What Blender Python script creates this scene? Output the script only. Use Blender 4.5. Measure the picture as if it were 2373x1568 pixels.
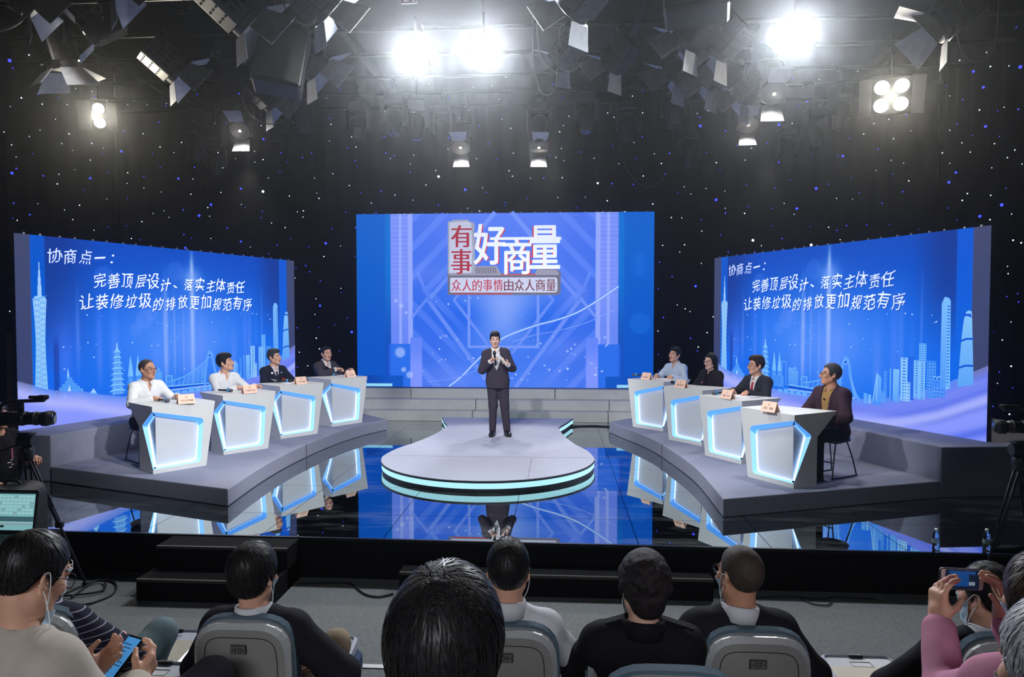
import bpy, math, random, zlib
import numpy as np
from mathutils import Vector, Matrix

for _o in list(bpy.data.objects): bpy.data.objects.remove(_o, do_unlink=True)
SC = bpy.context.scene
COL = SC.collection
R = math.radians
PI = math.pi

# ---------------------------------------------------------------- camera
_cd = bpy.data.cameras.new('camera'); CAM = bpy.data.objects.new('camera', _cd); COL.objects.link(CAM)
_cd.sensor_width = 36.0; _cd.lens = 1650.0/2373.0*36.0; _cd.clip_start = .05; _cd.clip_end = 100
CAM.location = (1.06, 0.0, 2.566)
CAM.rotation_euler = (R(90)-math.atan(57/1650), 0, R(3.7))
SC.camera = CAM

# ---------------------------------------------------------------- world: a dark studio full of thin stage haze
W = bpy.data.worlds.new('studio_haze'); SC.world = W; W.use_nodes = True
_n = W.node_tree.nodes; _n['Background'].inputs[0].default_value = (.2, .3, .6, 1); _n['Background'].inputs[1].default_value = 0.0
_v = _n.new('ShaderNodeVolumeScatter'); _v.inputs['Color'].default_value = (.92, .95, 1, 1); _v.inputs['Density'].default_value = .0030
_v.inputs['Anisotropy'].default_value = .92
W.node_tree.links.new(_v.outputs[0], _n['World Output'].inputs['Volume'])

# ---------------------------------------------------------------- studio lamps
def spot(name, loc, target, power, angle, color=(1, .96, .9), blend=.35, size=.12):
    d = bpy.data.lights.new(name, 'SPOT'); d.energy = power; d.spot_size = R(angle); d.spot_blend = blend
    d.color = color; d.shadow_soft_size = size
    o = bpy.data.objects.new(name, d); COL.objects.link(o); o.location = loc
    o.rotation_euler = (Vector(target)-Vector(loc)).to_track_quat('-Z', 'Y').to_euler()
    return o
def area(name, loc, target, power, sx, sy, color=(1, 1, 1), spread=180):
    d = bpy.data.lights.new(name, 'AREA'); d.energy = power; d.shape = 'RECTANGLE'; d.size = sx; d.size_y = sy
    d.color = color; d.spread = R(spread)
    o = bpy.data.objects.new(name, d); COL.objects.link(o); o.location = loc
    o.rotation_euler = (Vector(target)-Vector(loc)).to_track_quat('-Z', 'Y').to_euler()
    return o
WARM = (1, .93, .84); NEUT = (.94, .965, 1); COOL = (.9, .95, 1)
# front of house keys, hung above the audience
spot('key_lamp', (-1.9, 3.2, 6.6), (.1, 12.6, 1.3), 1600, 26, NEUT)
spot('key_lamp', (-.3, 3.4, 6.8), (.1, 12.4, 1.4), 950, 24, NEUT)
spot('key_lamp', (3.4, 3.6, 6.8), (-3.3, 10.5, 1.4), 2600, 31, NEUT)
spot('key_lamp', (1.5, 3.3, 6.8), (-3.6, 10.9, 1.4), 1400, 31, NEUT)
spot('key_lamp', (-3.2, 3.6, 6.8), (3.2, 10.5, 1.4), 1850, 29, NEUT)
spot('key_lamp', (-1.2, 3.3, 6.8), (3.4, 10.9, 1.4), 900, 29, NEUT)
spot('wash_lamp', (.2, 3.0, 7.0), (0, 14.4, .7), 1100, 34, NEUT, .6)
# back lights hung near the star cloth
spot('back_lamp', (-.75, 14.6, 5.6), (-.2, 10.2, .5), 420, 50, WARM)
spot('back_lamp', (1.0, 14.6, 5.6), (.3, 10.2, .5), 420, 50, WARM)
spot('back_lamp', (-5.3, 14.4, 5.6), (-3.4, 10, .6), 420, 46, WARM)
spot('back_lamp', (5.2, 14.4, 5.6), (3.4, 10, .6), 420, 46, WARM)
# dim house fill, added behind the camera to brighten the seat backs
area('house_lamp', (.6, -4.4, 4.9), (.6, 2.6, .6), 34, 4, 1.5, (.92, .95, 1), 62)
SC.view_settings.view_transform = 'Standard'; SC.view_settings.look = 'None'
SC.view_settings.exposure = 0.0; SC.view_settings.gamma = 1.0; SC.view_settings.use_curve_mapping = False
SC.cycles.max_bounces = 5; SC.cycles.diffuse_bounces = 3; SC.cycles.glossy_bounces = 3; SC.cycles.transmission_bounces = 4
SC.cycles.volume_bounces = 0; SC.cycles.use_denoising = True; SC.cycles.caustics_reflective = False; SC.cycles.caustics_refractive = False
SC.cycles.sample_clamp_indirect = 4.0

# ---------------------------------------------------------------- helpers
def lin(c):
    c = np.asarray(c, float)/255.0
    return np.where(c <= .04045, c/12.92, ((c+.055)/1.055)**2.4)
def L3(*c): return tuple(float(x) for x in lin(c))

_M = {}
def M(name, col=(200, 200, 200), rough=.5, metal=0., spec=.5, em=None, es=0., var=.1, vs=9., bump=0., bs=60., light=False, alpha=1., trans=0., ior=1.45, stretch=None, coat=0.):
    """procedural material; colours are given as sRGB 0-255"""
    if name in _M: return _M[name]
    m = bpy.data.materials.new(name); m.use_nodes = True; _M[name] = m
    nt = m.node_tree; b = nt.nodes['Principled BSDF']; c = L3(*col)
    b.inputs['Roughness'].default_value = rough; b.inputs['Metallic'].default_value = metal
    b.inputs['Specular IOR Level'].default_value = spec; b.inputs['IOR'].default_value = ior
    b.inputs['Transmission Weight'].default_value = trans; b.inputs['Alpha'].default_value = alpha
    b.inputs['Coat Weight'].default_value = coat
    b.inputs['Base Color'].default_value = (*c, 1)
    if em is not None:
        b.inputs['Emission Color'].default_value = (*L3(*em), 1); b.inputs['Emission Strength'].default_value = es
        if not light: m.cycles.emission_sampling = 'NONE'
    tc = nt.nodes.new('ShaderNodeTexCoord'); src = tc.outputs['Object']
    if stretch:
        mp = nt.nodes.new('ShaderNodeMapping'); mp.inputs['Scale'].default_value = stretch
        nt.links.new(src, mp.inputs[0]); src = mp.outputs[0]
    if var:
        n = nt.nodes.new('ShaderNodeTexNoise'); n.inputs['Scale'].default_value = vs; n.inputs['Detail'].default_value = 3
        nt.links.new(src, n.inputs['Vector'])
        r = nt.nodes.new('ShaderNodeMapRange'); r.inputs[1].default_value = .3; r.inputs[2].default_value = .7
        r.inputs[3].default_value = 1-var; r.inputs[4].default_value = 1+var
        nt.links.new(n.outputs['Fac'], r.inputs[0])
        h = nt.nodes.new('ShaderNodeMix'); h.data_type = 'RGBA'; h.blend_type = 'MULTIPLY'; h.inputs[0].default_value = 1
        h.inputs[6].default_value = (*c, 1); nt.links.new(r.outputs[0], h.inputs[7])
        nt.links.new(h.outputs[2], b.inputs['Base Color'])
    if bump:
        n2 = nt.nodes.new('ShaderNodeTexNoise'); n2.inputs['Scale'].default_value = bs; n2.inputs['Detail'].default_value = 2
        nt.links.new(src, n2.inputs['Vector'])
        bp = nt.nodes.new('ShaderNodeBump'); bp.inputs['Strength'].default_value = bump; bp.inputs['Distance'].default_value = .01
        nt.links.new(n2.outputs['Fac'], bp.inputs['Height']); nt.links.new(bp.outputs[0], b.inputs['Normal'])
    return m

def tag(o, label=None, cat=None, group=None, kind=None):
    if label: o['label'] = label
    if cat: o['category'] = cat
    if group: o['group'] = group
    if kind: o['kind'] = kind
    return o
def thing(name, label, cat, loc=(0, 0, 0), rz=0., group=None, rot=None, scale=None):
    o = bpy.data.objects.new(name, None); COL.objects.link(o); o.location = loc
    o.rotation_euler = rot if rot is not None else (0, 0, rz)
    if scale: o.scale = scale
    o.empty_display_size = .1
    return tag(o, label, cat, group)
def mesh_obj(name, verts, faces, mats, parent=None, midx=None, smooth=False, label=None):
    me = bpy.data.meshes.new(name); me.from_pydata([tuple(map(float, v)) for v in verts], [], faces)
    for m in (mats if isinstance(mats, (list, tuple)) else [mats]): me.materials.append(m)
    if midx is not None: me.polygons.foreach_set('material_index', np.asarray(midx, np.int32))
    if smooth: me.polygons.foreach_set('use_smooth', np.ones(len(me.polygons), bool))
    me.update()
    o = bpy.data.objects.new(name, me); COL.objects.link(o)
    if parent is not None: o.parent = parent
    if label: o['label'] = label
    return o
def copy_tree(o, parent=None):
    c = o.copy(); COL.objects.link(c); c.parent = parent
    for ch in [x for x in KIDS.get(o, [])] if False else list(o.children): copy_tree(ch, c)
    return c
def rotm(rx=0, ry=0, rz=0): return np.array(Matrix.Rotation(rz, 3, 'Z') @ Matrix.Rotation(ry, 3, 'Y') @ Matrix.Rotation(rx, 3, 'X'))
def aim_m(d, up=(0, 0, 1)):
    """3x3 whose columns are x, y, z with z along d"""
    z = np.asarray(d, float); z = z/np.linalg.norm(z); u = np.asarray(up, float)
    if abs(z@u) > .98*np.linalg.norm(u): u = np.array([0, 1., 0])
    x = np.cross(u, z); x /= np.linalg.norm(x); return np.stack([x, np.cross(z, x), z], 1)

class MB:
    """collects shapes into one mesh"""
    def __init__(s): s.v = []; s.f = []; s.mi = []; s.m = 0; s.T = None
    def mat(s, i): s.m = i; return s
    def add(s, vs, fs):
        b = len(s.v); vs = np.asarray(vs, float)
        if s.T is not None: vs = vs@s.T[0].T+s.T[1]
        s.v.extend(map(tuple, vs)); s.f.extend([tuple(b+i for i in f) for f in fs]); s.mi.extend([s.m]*len(fs)); return s
    def box(s, c, sz, rot=None, taper=1.):
        x, y, z = np.asarray(sz, float)/2
        v = np.array([(-x, -y, -z), (x, -y, -z), (x, y, -z), (-x, y, -z), (-x*taper, -y*taper, z), (x*taper, -y*taper, z), (x*taper, y*taper, z), (-x*taper, y*taper, z)])
        if rot is not None: v = v@np.asarray(rot).T
        return s.add(v+np.asarray(c, float), [(0, 3, 2, 1), (4, 5, 6, 7), (0, 1, 5, 4), (1, 2, 6, 5), (2, 3, 7, 6), (3, 0, 4, 7)])
    def bbox(s, c, sz, bev=.01, rot=None):
        """box with chamfered edges"""
        h = np.asarray(sz, float)/2; b = min(bev, h.min()*.9); v = []; 
        for sx in (-1, 1):
            for sy in (-1, 1):
                for sz_ in (-1, 1):
                    sg = np.array([sx, sy, sz_])
                    for k in range(3):
                        p = sg*(h-b); p[k] = sg[k]*h[k]; v.append(p)
        from itertools import product
        idx = lambda sx, sy, sz_, k: (((sx > 0)*2+(sy > 0))*2+(sz_ > 0))*3+k
        fs = []
        for k in range(3):
            a, c2 = (k+1) % 3, (k+2) % 3
            for sg in (-1, 1):
                q = []
                for (u, w) in ((-1, -1), (1, -1), (1, 1), (-1, 1)):
                    t = [0, 0, 0]; t[k] = sg; t[a] = u; t[c2] = w; q.append(idx(*t, k))
                fs.append(tuple(q if sg > 0 else q[::-1]))
            for (u, w) in ((-1, -1), (1, -1), (1, 1), (-1, 1)):
                t0 = [0, 0, 0]; t1 = [0, 0, 0]; t0[k] = -1; t1[k] = 1
                for t in (t0, t1): t[a] = u; t[c2] = w
                q = [idx(*t0, a), idx(*t1, a), idx(*t1, c2), idx(*t0, c2)]
                fs.append(tuple(q if u*w < 0 else q[::-1]))
        for t in product((-1, 1), repeat=3):
            q = [idx(*t, 0), idx(*t, 1), idx(*t, 2)]
            fs.append(tuple(q if t[0]*t[1]*t[2] > 0 else q[::-1]))
        v = np.array(v)
        if rot is not None: v = v@np.asarray(rot).T
        return s.add(v+np.asarray(c, float), fs)
    def cyl(s, a, b, r, r2=None, n=12, cap=True):
        a = np.asarray(a, float); b = np.asarray(b, float); r2 = r if r2 is None else r2; A = aim_m(b-a)
        t = np.arange(n)*2*PI/n; ring = np.stack([np.cos(t), np.sin(t), 0*t], 1)
        v = np.concatenate([a+(ring*r)@A.T, b+(ring*r2)@A.T]); f = [(i, (i+1) % n, n+(i+1) % n, n+i) for i in range(n)]
        if cap: f += [tuple(range(n))[::-1], tuple(range(n, 2*n))]
        return s.add(v, f)
    def tube(s, pts, r, n=8, closed=False):
        pts = np.asarray(pts, float); k = len(pts); t = np.arange(n)*2*PI/n; vs = []; prev = None
        for i in range(k):
            d = pts[(i+1) % k if closed else min(i+1, k-1)]-pts[(i-1) % k if closed else max(i-1, 0)]
            d = d/(np.linalg.norm(d)+1e-9)
            if prev is None: A = aim_m(d); x = A[:, 0]
            else:
                x = prev-d*(prev@d); x /= np.linalg.norm(x)+1e-9
            y = np.cross(d, x); prev = x; rr = r[i] if hasattr(r, '__len__') else r
            vs.append(pts[i]+rr*(np.cos(t)[:, None]*x+np.sin(t)[:, None]*y))
        f = []
        for i in range(k if closed else k-1):
            j = (i+1) % k
            f += [(i*n+a, i*n+(a+1) % n, j*n+(a+1) % n, j*n+a) for a in range(n)]
        if not closed: f += [tuple(range(n))[::-1], tuple(range((k-1)*n, k*n))]
        return s.add(np.concatenate(vs), f)
    def lathe(s, prof, c=(0, 0, 0), rot=None, n=20, cap=True):
        """prof: (r, z) pairs, turned round z"""
        t = np.arange(n)*2*PI/n; v = np.concatenate([np.stack([r*np.cos(t), r*np.sin(t), 0*t+z], 1) for r, z in prof]); k = len(prof)
        f = [(i*n+a, i*n+(a+1) % n, (i+1)*n+(a+1) % n, (i+1)*n+a) for i in range(k-1) for a in range(n)]
        if cap: f += [tuple(range(n))[::-1], tuple(range((k-1)*n, k*n))]
        if rot is not None: v = v@np.asarray(rot).T
        return s.add(v+np.asarray(c, float), f)
    def prism(s, poly, z0, z1, rot=None, c=(0, 0, 0)):
        """poly counter-clockwise in xy, extruded z0..z1"""
        n = len(poly); v = np.array([(x, y, z0) for x, y in poly]+[(x, y, z1) for x, y in poly], float)
        if rot is not None: v = v@np.asarray(rot).T
        return s.add(v+np.asarray(c, float), [tuple(range(n))[::-1], tuple(range(n, 2*n))]+[(i, (i+1) % n, n+(i+1) % n, n+i) for i in range(n)])
    def sphere(s, c, r, n=12, m=8, rot=None):
        r = np.asarray(r if hasattr(r, '__len__') else (r, r, r), float); v = [(0, 0, -1)]
        for i in range(1, m):
            ph = -PI/2+PI*i/m; v += [(math.cos(ph)*math.cos(2*PI*j/n), math.cos(ph)*math.sin(2*PI*j/n), math.sin(ph)) for j in range(n)]
        v.append((0, 0, 1)); e = len(v)-1
        f = [(0, 1+(j+1) % n, 1+j) for j in range(n)]+[(e, e-n+j, e-n+(j+1) % n) for j in range(n)]
        f += [(1+i*n+j, 1+i*n+(j+1) % n, 1+(i+1)*n+(j+1) % n, 1+(i+1)*n+j) for i in range(m-2) for j in range(n)]
        v = np.array(v)*r
        if rot is not None: v = v@np.asarray(rot).T
        return s.add(v+np.asarray(c, float), f)
    def torus(s, c, R_, r, rot=None, n=24, m=8):
        t = np.arange(n)*2*PI/n; p = np.stack([R_*np.cos(t), R_*np.sin(t), 0*t], 1)
        if rot is not None: p = p@np.asarray(rot).T
        return s.tube(p+np.asarray(c, float), r, m, True)
    def build(s, name, mats, parent=None, smooth=False, label=None, bevel=0., auto=False):
        o = mesh_obj(name, s.v, s.f, mats, parent, s.mi, smooth, label)
        if bevel:
            md = o.modifiers.new('bevel', 'BEVEL'); md.width = bevel; md.segments = 2; md.limit_method = 'ANGLE'; md.angle_limit = R(40)
        if auto: sharp(o)
        return o
def sharp(o, ang=38):
    me = o.data; me.polygons.foreach_set('use_smooth', np.ones(len(me.polygons), bool))
    me.set_sharp_from_angle(angle=R(ang)); return o
def catmull(P, n=8, closed=False):
    P = np.asarray(P, float); k = len(P); out = []
    for i in range(k if closed else k-1):
        p0, p1, p2, p3 = (P[(i-1) % k], P[i], P[(i+1) % k], P[(i+2) % k]) if closed else (P[max(i-1, 0)], P[i], P[i+1], P[min(i+2, k-1)])
        for a in range(n):
            t = a/n; out.append(.5*((2*p1)+(p2-p0)*t+(2*p0-5*p1+4*p2-p3)*t*t+(3*p1-p0-3*p2+p3)*t**3))
    if not closed: out.append(P[-1])
    return np.array(out)
def round_poly(P, r, n=5):
    """rounds the corners of a polygon; r per corner or one value"""
    P = np.asarray(P, float); k = len(P); out = []
    for i in range(k):
        ri = r[i] if hasattr(r, '__len__') else r; a = P[i-1]-P[i]; b = P[(i+1) % k]-P[i]
        if ri <= 0: out.append(P[i]); continue
        la, lb = np.linalg.norm(a), np.linalg.norm(b); ri = min(ri, la*.49, lb*.49); p0 = P[i]+a/la*ri; p2 = P[i]+b/lb*ri
        for j in range(n+1):
            t = j/n; out.append((1-t)**2*p0+2*t*(1-t)*P[i]+t*t*p2)
    return np.array(out)
_TX = {}
def glyphs(body):
    """outline mesh of a run of text: verts (n,2), faces"""
    if body in _TX: return _TX[body]
    c = bpy.data.curves.new('t', 'FONT'); c.body = body; c.resolution_u = 3
    o = bpy.data.objects.new('t', c); COL.objects.link(o); bpy.context.view_layer.update()
    me = bpy.data.meshes.new_from_object(o.evaluated_get(bpy.context.evaluated_depsgraph_get()))
    v = np.array([x.co[:2] for x in me.vertices]).reshape(-1, 2); f = [tuple(p.vertices) for p in me.polygons]
    bpy.data.objects.remove(o); bpy.data.curves.remove(c); bpy.data.meshes.remove(me)
    _TX[body] = (v, f); return v, f
def fit(body, x0, x1, y0, y1, shear=0., rot=0.):
    """text stretched into a box"""
    v, f = glyphs(body); v = v.copy(); v[:, 0] += shear*v[:, 1]; 
    if rot: v = v@np.array([[math.cos(rot), math.sin(rot)], [-math.sin(rot), math.cos(rot)]])
    a, b = v.min(0), v.max(0); w = np.maximum(b-a, 1e-6)
    return (v-a)/w*np.array([x1-x0, y1-y0])+np.array([x0, y0]), f
# ---------------------------------------------------------------- the hall
rnd = random.Random(7)
def struct(name, mb, mats, **k):
    o = mb.build(name, mats, **k); o['kind'] = 'structure'; return o
CARPET = M('grey_carpet', (106, 109, 111), .95, spec=.1, var=.16, vs=30, bump=.25, bs=240)
CLOTH = M('black_star_cloth', (19, 21, 34), .95, spec=.05, var=.25, vs=3)
m = MB(); m.box((0, 5.5, -.05), (19.4, 23, .1)); struct('floor', m, CARPET)
m = MB(); m.box((0, 5.5, 8.45), (19.4, 23, .1)); struct('ceiling', m, M('black_ceiling', (16, 17, 20), .9))
def pleats(n, a, b):
    """a hanging cloth in soft vertical pleats between two floor points"""
    a = np.array(a); b = np.array(b); d = (b-a)/n; nrm = np.array([-d[1], d[0]])/np.linalg.norm(d); v = []; f = []
    for i in range(n+1):
        p = a+d*i+nrm*(.05*math.sin(i*1.9)+.03*math.sin(i*.7+1))
        v += [(p[0], p[1], -.0), (p[0], p[1], 8.4)]
    for i in range(n): f.append((2*i, 2*i+2, 2*i+3, 2*i+1))
    return v, f
v, f = pleats(150, (-9.3, 16.2), (9.3, 16.2)); WB = mesh_obj('wall_back', v, f, CLOTH, smooth=True); WB['kind'] = 'structure'
v, f = pleats(140, (-9.3, -5.5), (-9.3, 16.2)); WL = mesh_obj('wall_left', v, f, CLOTH, smooth=True); WL['kind'] = 'structure'
v, f = pleats(140, (9.3, 16.2), (9.3, -5.5)); WR = mesh_obj('wall_right', v, f, CLOTH, smooth=True); WR['kind'] = 'structure'
m = MB(); m.box((0, -5.6, 4.2), (18.8, .1, 8.4)); struct('wall_front', m, M('black_wall', (18, 18, 20), .9))
SW = M('white_star', (235, 245, 255), em=(205, 225, 255), es=2.2, var=0); SB = M('blue_star', (60, 70, 255), em=(52, 62, 255), es=2.4, var=0)
def stars(wall, n, pt, share):
    """pin-prick lamps sewn into a star cloth: the larger ones as lamps of their own, the rest as one sheet of lights"""
    r = random.Random(wall.name); cells = []
    for i in range(n):
        big = r.random(); kind = 0 if r.random() < .56 else 1
        rad = r.uniform(.009, .0145)
        if big > .93: rad = r.uniform(.022, .030); kind = 1 if r.random() < .8 else 0
        cells.append((rad, kind, pt(i, r)))
    cells.sort(key=lambda c: -c[0])
    proto = []
    for k, mt in enumerate((SW, SB)):
        b = MB(); b.sphere((0, 0, 0), 1, 8, 6); o = b.build('star_light', mt, smooth=True); proto.append(o)
    used = [False, False]
    for i, (rad, kind, p) in enumerate(cells[:share]):
        o = proto[kind] if not used[kind] else proto[kind].copy()
        if used[kind]: COL.objects.link(o)
        used[kind] = True; o.parent = wall; o.location = p; o.scale = (rad,)*3
    for k in (0, 1):
        if not used[k]: bpy.data.objects.remove(proto[k])
    b = MB()
    for rad, kind, p in cells[share:]: b.mat(kind).sphere(p, rad, 6, 4)
    if b.v: o = b.build('star_light', (SW, SB), wall, True); o['kind'] = 'stuff'
def grid_pts(w, h, step, r):
    P = [(i*step, j*step) for i in range(int(w/step)) for j in range(int(h/step))]; return P
_gb = grid_pts(18.4, 7.4, .43, None); _gs = grid_pts(9, 7.4, .48, None)
stars(WB, len(_gb), lambda i, r: (-9.2+_gb[i][0]+r.uniform(0, .48), 16.08, .5+_gb[i][1]+r.uniform(0, .48)), 100)
stars(WL, len(_gs), lambda i, r: (-9.17, 7.1+_gs[i][0]+r.uniform(0, .5), .5+_gs[i][1]+r.uniform(0, .5)), 100)
stars(WR, len(_gs), lambda i, r: (9.17, 7.1+_gs[i][0]+r.uniform(0, .5), .5+_gs[i][1]+r.uniform(0, .5)), 100)

# ---------------------------------------------------------------- stage
BLACKV = M('black_painted_board', (13, 13, 16), .8, spec=.08, var=.2, vs=14, bump=.1, bs=90)
def mirror_floor():
    m = M('black_glass_tiles', (152, 166, 168), .012, 1., var=0); nt = m.node_tree; b = nt.nodes['Principled BSDF']
    tc = nt.nodes.new('ShaderNodeTexCoord'); br = nt.nodes.new('ShaderNodeTexBrick'); mp = nt.nodes.new('ShaderNodeMapping')
    mp.inputs['Location'].default_value = (.62, .42, 0); nt.links.new(tc.outputs['Object'], mp.inputs[0])
    br.offset = 0; br.inputs['Scale'].default_value = 1; br.inputs['Mortar Size'].default_value = .006; br.inputs['Brick Width'].default_value = 1.22; br.inputs['Row Height'].default_value = 1.22
    br.inputs['Color1'].default_value = (.43, .50, .51, 1); br.inputs['Color2'].default_value = (.47, .54, .55, 1); br.inputs['Mortar'].default_value = (.02, .025, .03, 1)
    nt.links.new(mp.outputs[0], br.inputs['Vector']); nt.links.new(br.outputs['Color'], b.inputs['Base Color'])
    # scuffs: drawn-out cloudy smears that dull the glass
    n = nt.nodes.new('ShaderNodeTexNoise'); n.inputs['Scale'].default_value = 1.6; n.inputs['Detail'].default_value = 8; n.inputs['Roughness'].default_value = .65
    m2 = nt.nodes.new('ShaderNodeMapping'); m2.inputs['Scale'].default_value = (.6, 2.2, 1); nt.links.new(tc.outputs['Object'], m2.inputs[0]); nt.links.new(m2.outputs[0], n.inputs['Vector'])
    r = nt.nodes.new('ShaderNodeMapRange'); r.inputs[1].default_value = .5; r.inputs[2].default_value = .75; r.inputs[3].default_value = 1.; r.inputs[4].default_value = .86
    nt.links.new(n.outputs['Fac'], r.inputs[0]); nt.links.new(r.outputs[0], b.inputs['Metallic'])
    return m
t = thing('stage', 'low black stage with a mirror-black glass tile floor', 'stage', (0, 6.7, 0))
FR = [(-8.6, .075+.0), (8.6, -.105)]
m = MB(); m.prism([(-8.6, .10), (8.6, -.09), (8.6, 8.9), (-8.6, 8.9)], 0, .385); m.build('riser', BLACKV, t)
m = MB(); m.prism([(-8.6, .08), (8.6, -.11), (8.6, 8.9), (-8.6, 8.9)], .385, .4); m.build('glass_floor', mirror_floor(), t)
m = MB(); m.prism([(-8.6, .07), (8.6, -.12), (8.6, -.09), (-8.6, .10)], .372, .401); m.build('edge_strip', M('dark_edge_trim', (30, 32, 38), .3, .8), t)

WHITE_STEP = M('white_painted_board', (186, 187, 186), .55, spec=.3, var=.05, vs=5)
t = thing('white_steps', 'three white painted steps running below the centre screen', 'steps', (0, 14.2, .4))
seams = [(-3.35, -2.02, -.02, 1.0, 2.9, 3.6), (-3.35, -.62, 2.1, 3.6), (-3.35, -.66, 2.06, 3.6)]
for k in range(3):
    for a, b in zip(seams[2-k][:-1], seams[2-k][1:]):
        m = MB(); m.bbox(((a+b)/2, k*.26+(1.55-k*.26)/2, k*.2+.1), (b-a-.012, 1.55-k*.26, .2), .006); m.build('step_block', WHITE_STEP, t)
# round platform shaped like a bell, with a lit rim
half = [(1.275, 3.76), (1.15, 3.2), (1.02, 2.7), (1.02, 2.4), (1.1, 1.75), (1.25, 1.05), (1.42, .55), (1.5, 0)]
half += [(1.5*math.cos(a), -1.5*math.sin(a)) for a in np.linspace(.16, PI/2, 9)]
half = catmull(half, 4); OUT = np.concatenate([half, half[::-1][1:]*np.array([-1, 1])])[::-1]   # counter-clockwise
def inset(P, d):
    t_ = np.roll(P, -1, 0)-np.roll(P, 1, 0); t_ /= np.linalg.norm(t_, axis=1)[:, None]; return P+np.stack([-t_[:, 1], t_[:, 0]], 1)*d
if sum(OUT[i, 0]*OUT[(i+1) % len(OUT), 1]-OUT[(i+1) % len(OUT), 0]*OUT[i, 1] for i in range(len(OUT))) < 0: OUT = OUT[::-1]
t = thing('bell_platform', 'bell-shaped white platform with a glowing pale cyan rim, the host stands on it', 'platform', (.075, 10.0, .4))
def plat_mat():
    m = M('pale_grey_platform_top', (170, 174, 192), .6, spec=.25, var=.03, vs=6); nt = m.node_tree; b = nt.nodes['Principled BSDF']
    return m
m = MB(); m.prism(inset(OUT, .018), 0, .045); m.build('base', M('dark_grey_trim', (62, 64, 74), .5), t)
m = MB(); m.prism(inset(OUT, .012), .045, .117); m.build('light_band', M('cyan_light_band', (200, 240, 245), em=(176, 238, 250), es=1.0, var=.03, vs=3, light=True), t)
m = MB(); m.prism(OUT, .117, .136); m.build('rim_trim', M('dark_grey_trim'), t)
m = MB(); m.prism(inset(OUT, .006), .136, .146); 
m.build('top', plat_mat(), t)
m = MB(); m.box((0, -.03, .1464), (2.98, .008, .0008)); m.box((.62, -.75, .1464), (.006, 1.35, .0008)); m.build('seam', M('seam_dark', (92, 92, 98), .7), t)

CARP2 = M('grey_platform_carpet', (142, 145, 164), .95, spec=.08, var=.07, vs=40, bump=.2, bs=300)
plL = [(-2.641, 7.719), (-2.729, 8.690), (-2.762, 9.577), (-2.730, 10.464), (-2.62, 11.485), (-2.40, 12.421), (-2.12, 13.05)]
plR = [(2.817, 7.637), (2.831, 8.874), (2.785, 9.627), (2.697, 10.337), (2.58, 11.113), (2.42, 11.744), (2.204, 12.381), (2.0, 13.03)]
for side, cv, front, up, desc in (('left', plL, (-5.458, 8.712), [(-5.47, 8.73), (-5.09, 9.965), (-4.05, 13.0), (-3.6, 14.1)], 'left'),
                                  ('right', plR, (5.56, 8.633), [(5.57, 8.64), (5.05, 10.05), (3.98, 13.0), (3.6, 14.1)], 'right')):
    c = [tuple(p) for p in catmull(cv, 5)]
    s = 1 if side == 'left' else -1
    low = [front]+c+[(c[-1][0]-s*1.0, 14.15), up[3], up[2], up[1]]
    upp = [up[0], up[1], up[2], up[3], (up[3][0]-s*3.4, 14.5), (up[0][0]-s*2.4, front[1]+.30)]
    if side == 'right': low = low[::-1]; upp = upp[::-1]
    else: pass
    def ccw(P): return P if sum(P[i][0]*P[(i+1) % len(P)][1]-P[(i+1) % len(P)][0]*P[i][1] for i in range(len(P))) > 0 else P[::-1]
    if side == 'left': upp = [(x, y) for x, y in upp]
    t = thing('panel_platform', 'grey carpeted platform with a curved edge, under the %s row of desks' % desc, 'platform', (0, 0, .4))
    m = MB(); m.prism(ccw(low), 0, .2); m.build('lower_deck', CARP2, t, bevel=.012)
    t2 = thing('screen_riser', 'tall grey carpeted riser carrying the %s LED wall' % desc, 'riser', (0, 0, .4)); m = MB(); m.prism(ccw(upp), 0, .6); m.build('carpeted_block', CARP2, t2, bevel=.012)
    # seams in the carpet
    m = MB(); q = c[len(c)//2]; m.box((q[0]+s*.0, q[1], .1), (.02, .008, .198)); m.build('carpet_seam', M('seam_dark'), t)
# black steps up to the stage
def step_set(name, label, x0, x1, n, skew):
    t = thing(name, label, 'steps', (x0, 6.7, 0))
    for k in range(n):
        y0 = -.32*(n-k); m = MB(); z1 = .195*(k+1)
        m.prism([(0, y0), (x1-x0, y0+skew), (x1-x0, .0), (0, .03)], 0, z1); m.build('tread_block', BLACKV, t)
        m = MB(); m.box(((x1-x0)/2, y0+.012, z1-.01), (x1-x0, .028, .024)); m.build('nosing', M('worn_dark_nosing', (44, 42, 40), .6), t)
    return t
step_set('stage_steps', 'black two-step stairs at the stage edge behind the man in seat 10', -2.70, -1.44, 2, 0)
step_set('stage_steps', 'low black single step along the stage edge behind the man in seat 09', -.39, 2.45, 1, 0)
# audience tiers
TIER = M('grey_carpet')
for k, (y1, z) in enumerate(((4.65, .2), (3.22, .4), (2.40, .62), (1.52, .9))):
    m = MB(); m.box((0, (y1-5.4)/2, z/2), (18.4, y1+5.4, z)); o = struct('seating_tier', m, TIER)
    m = MB(); m.box((0, y1-.02, z-.004), (18.4, .05, .02)); m.build('nosing', M('aluminium_nosing', (150, 150, 150), .35, .9), o)
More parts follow.
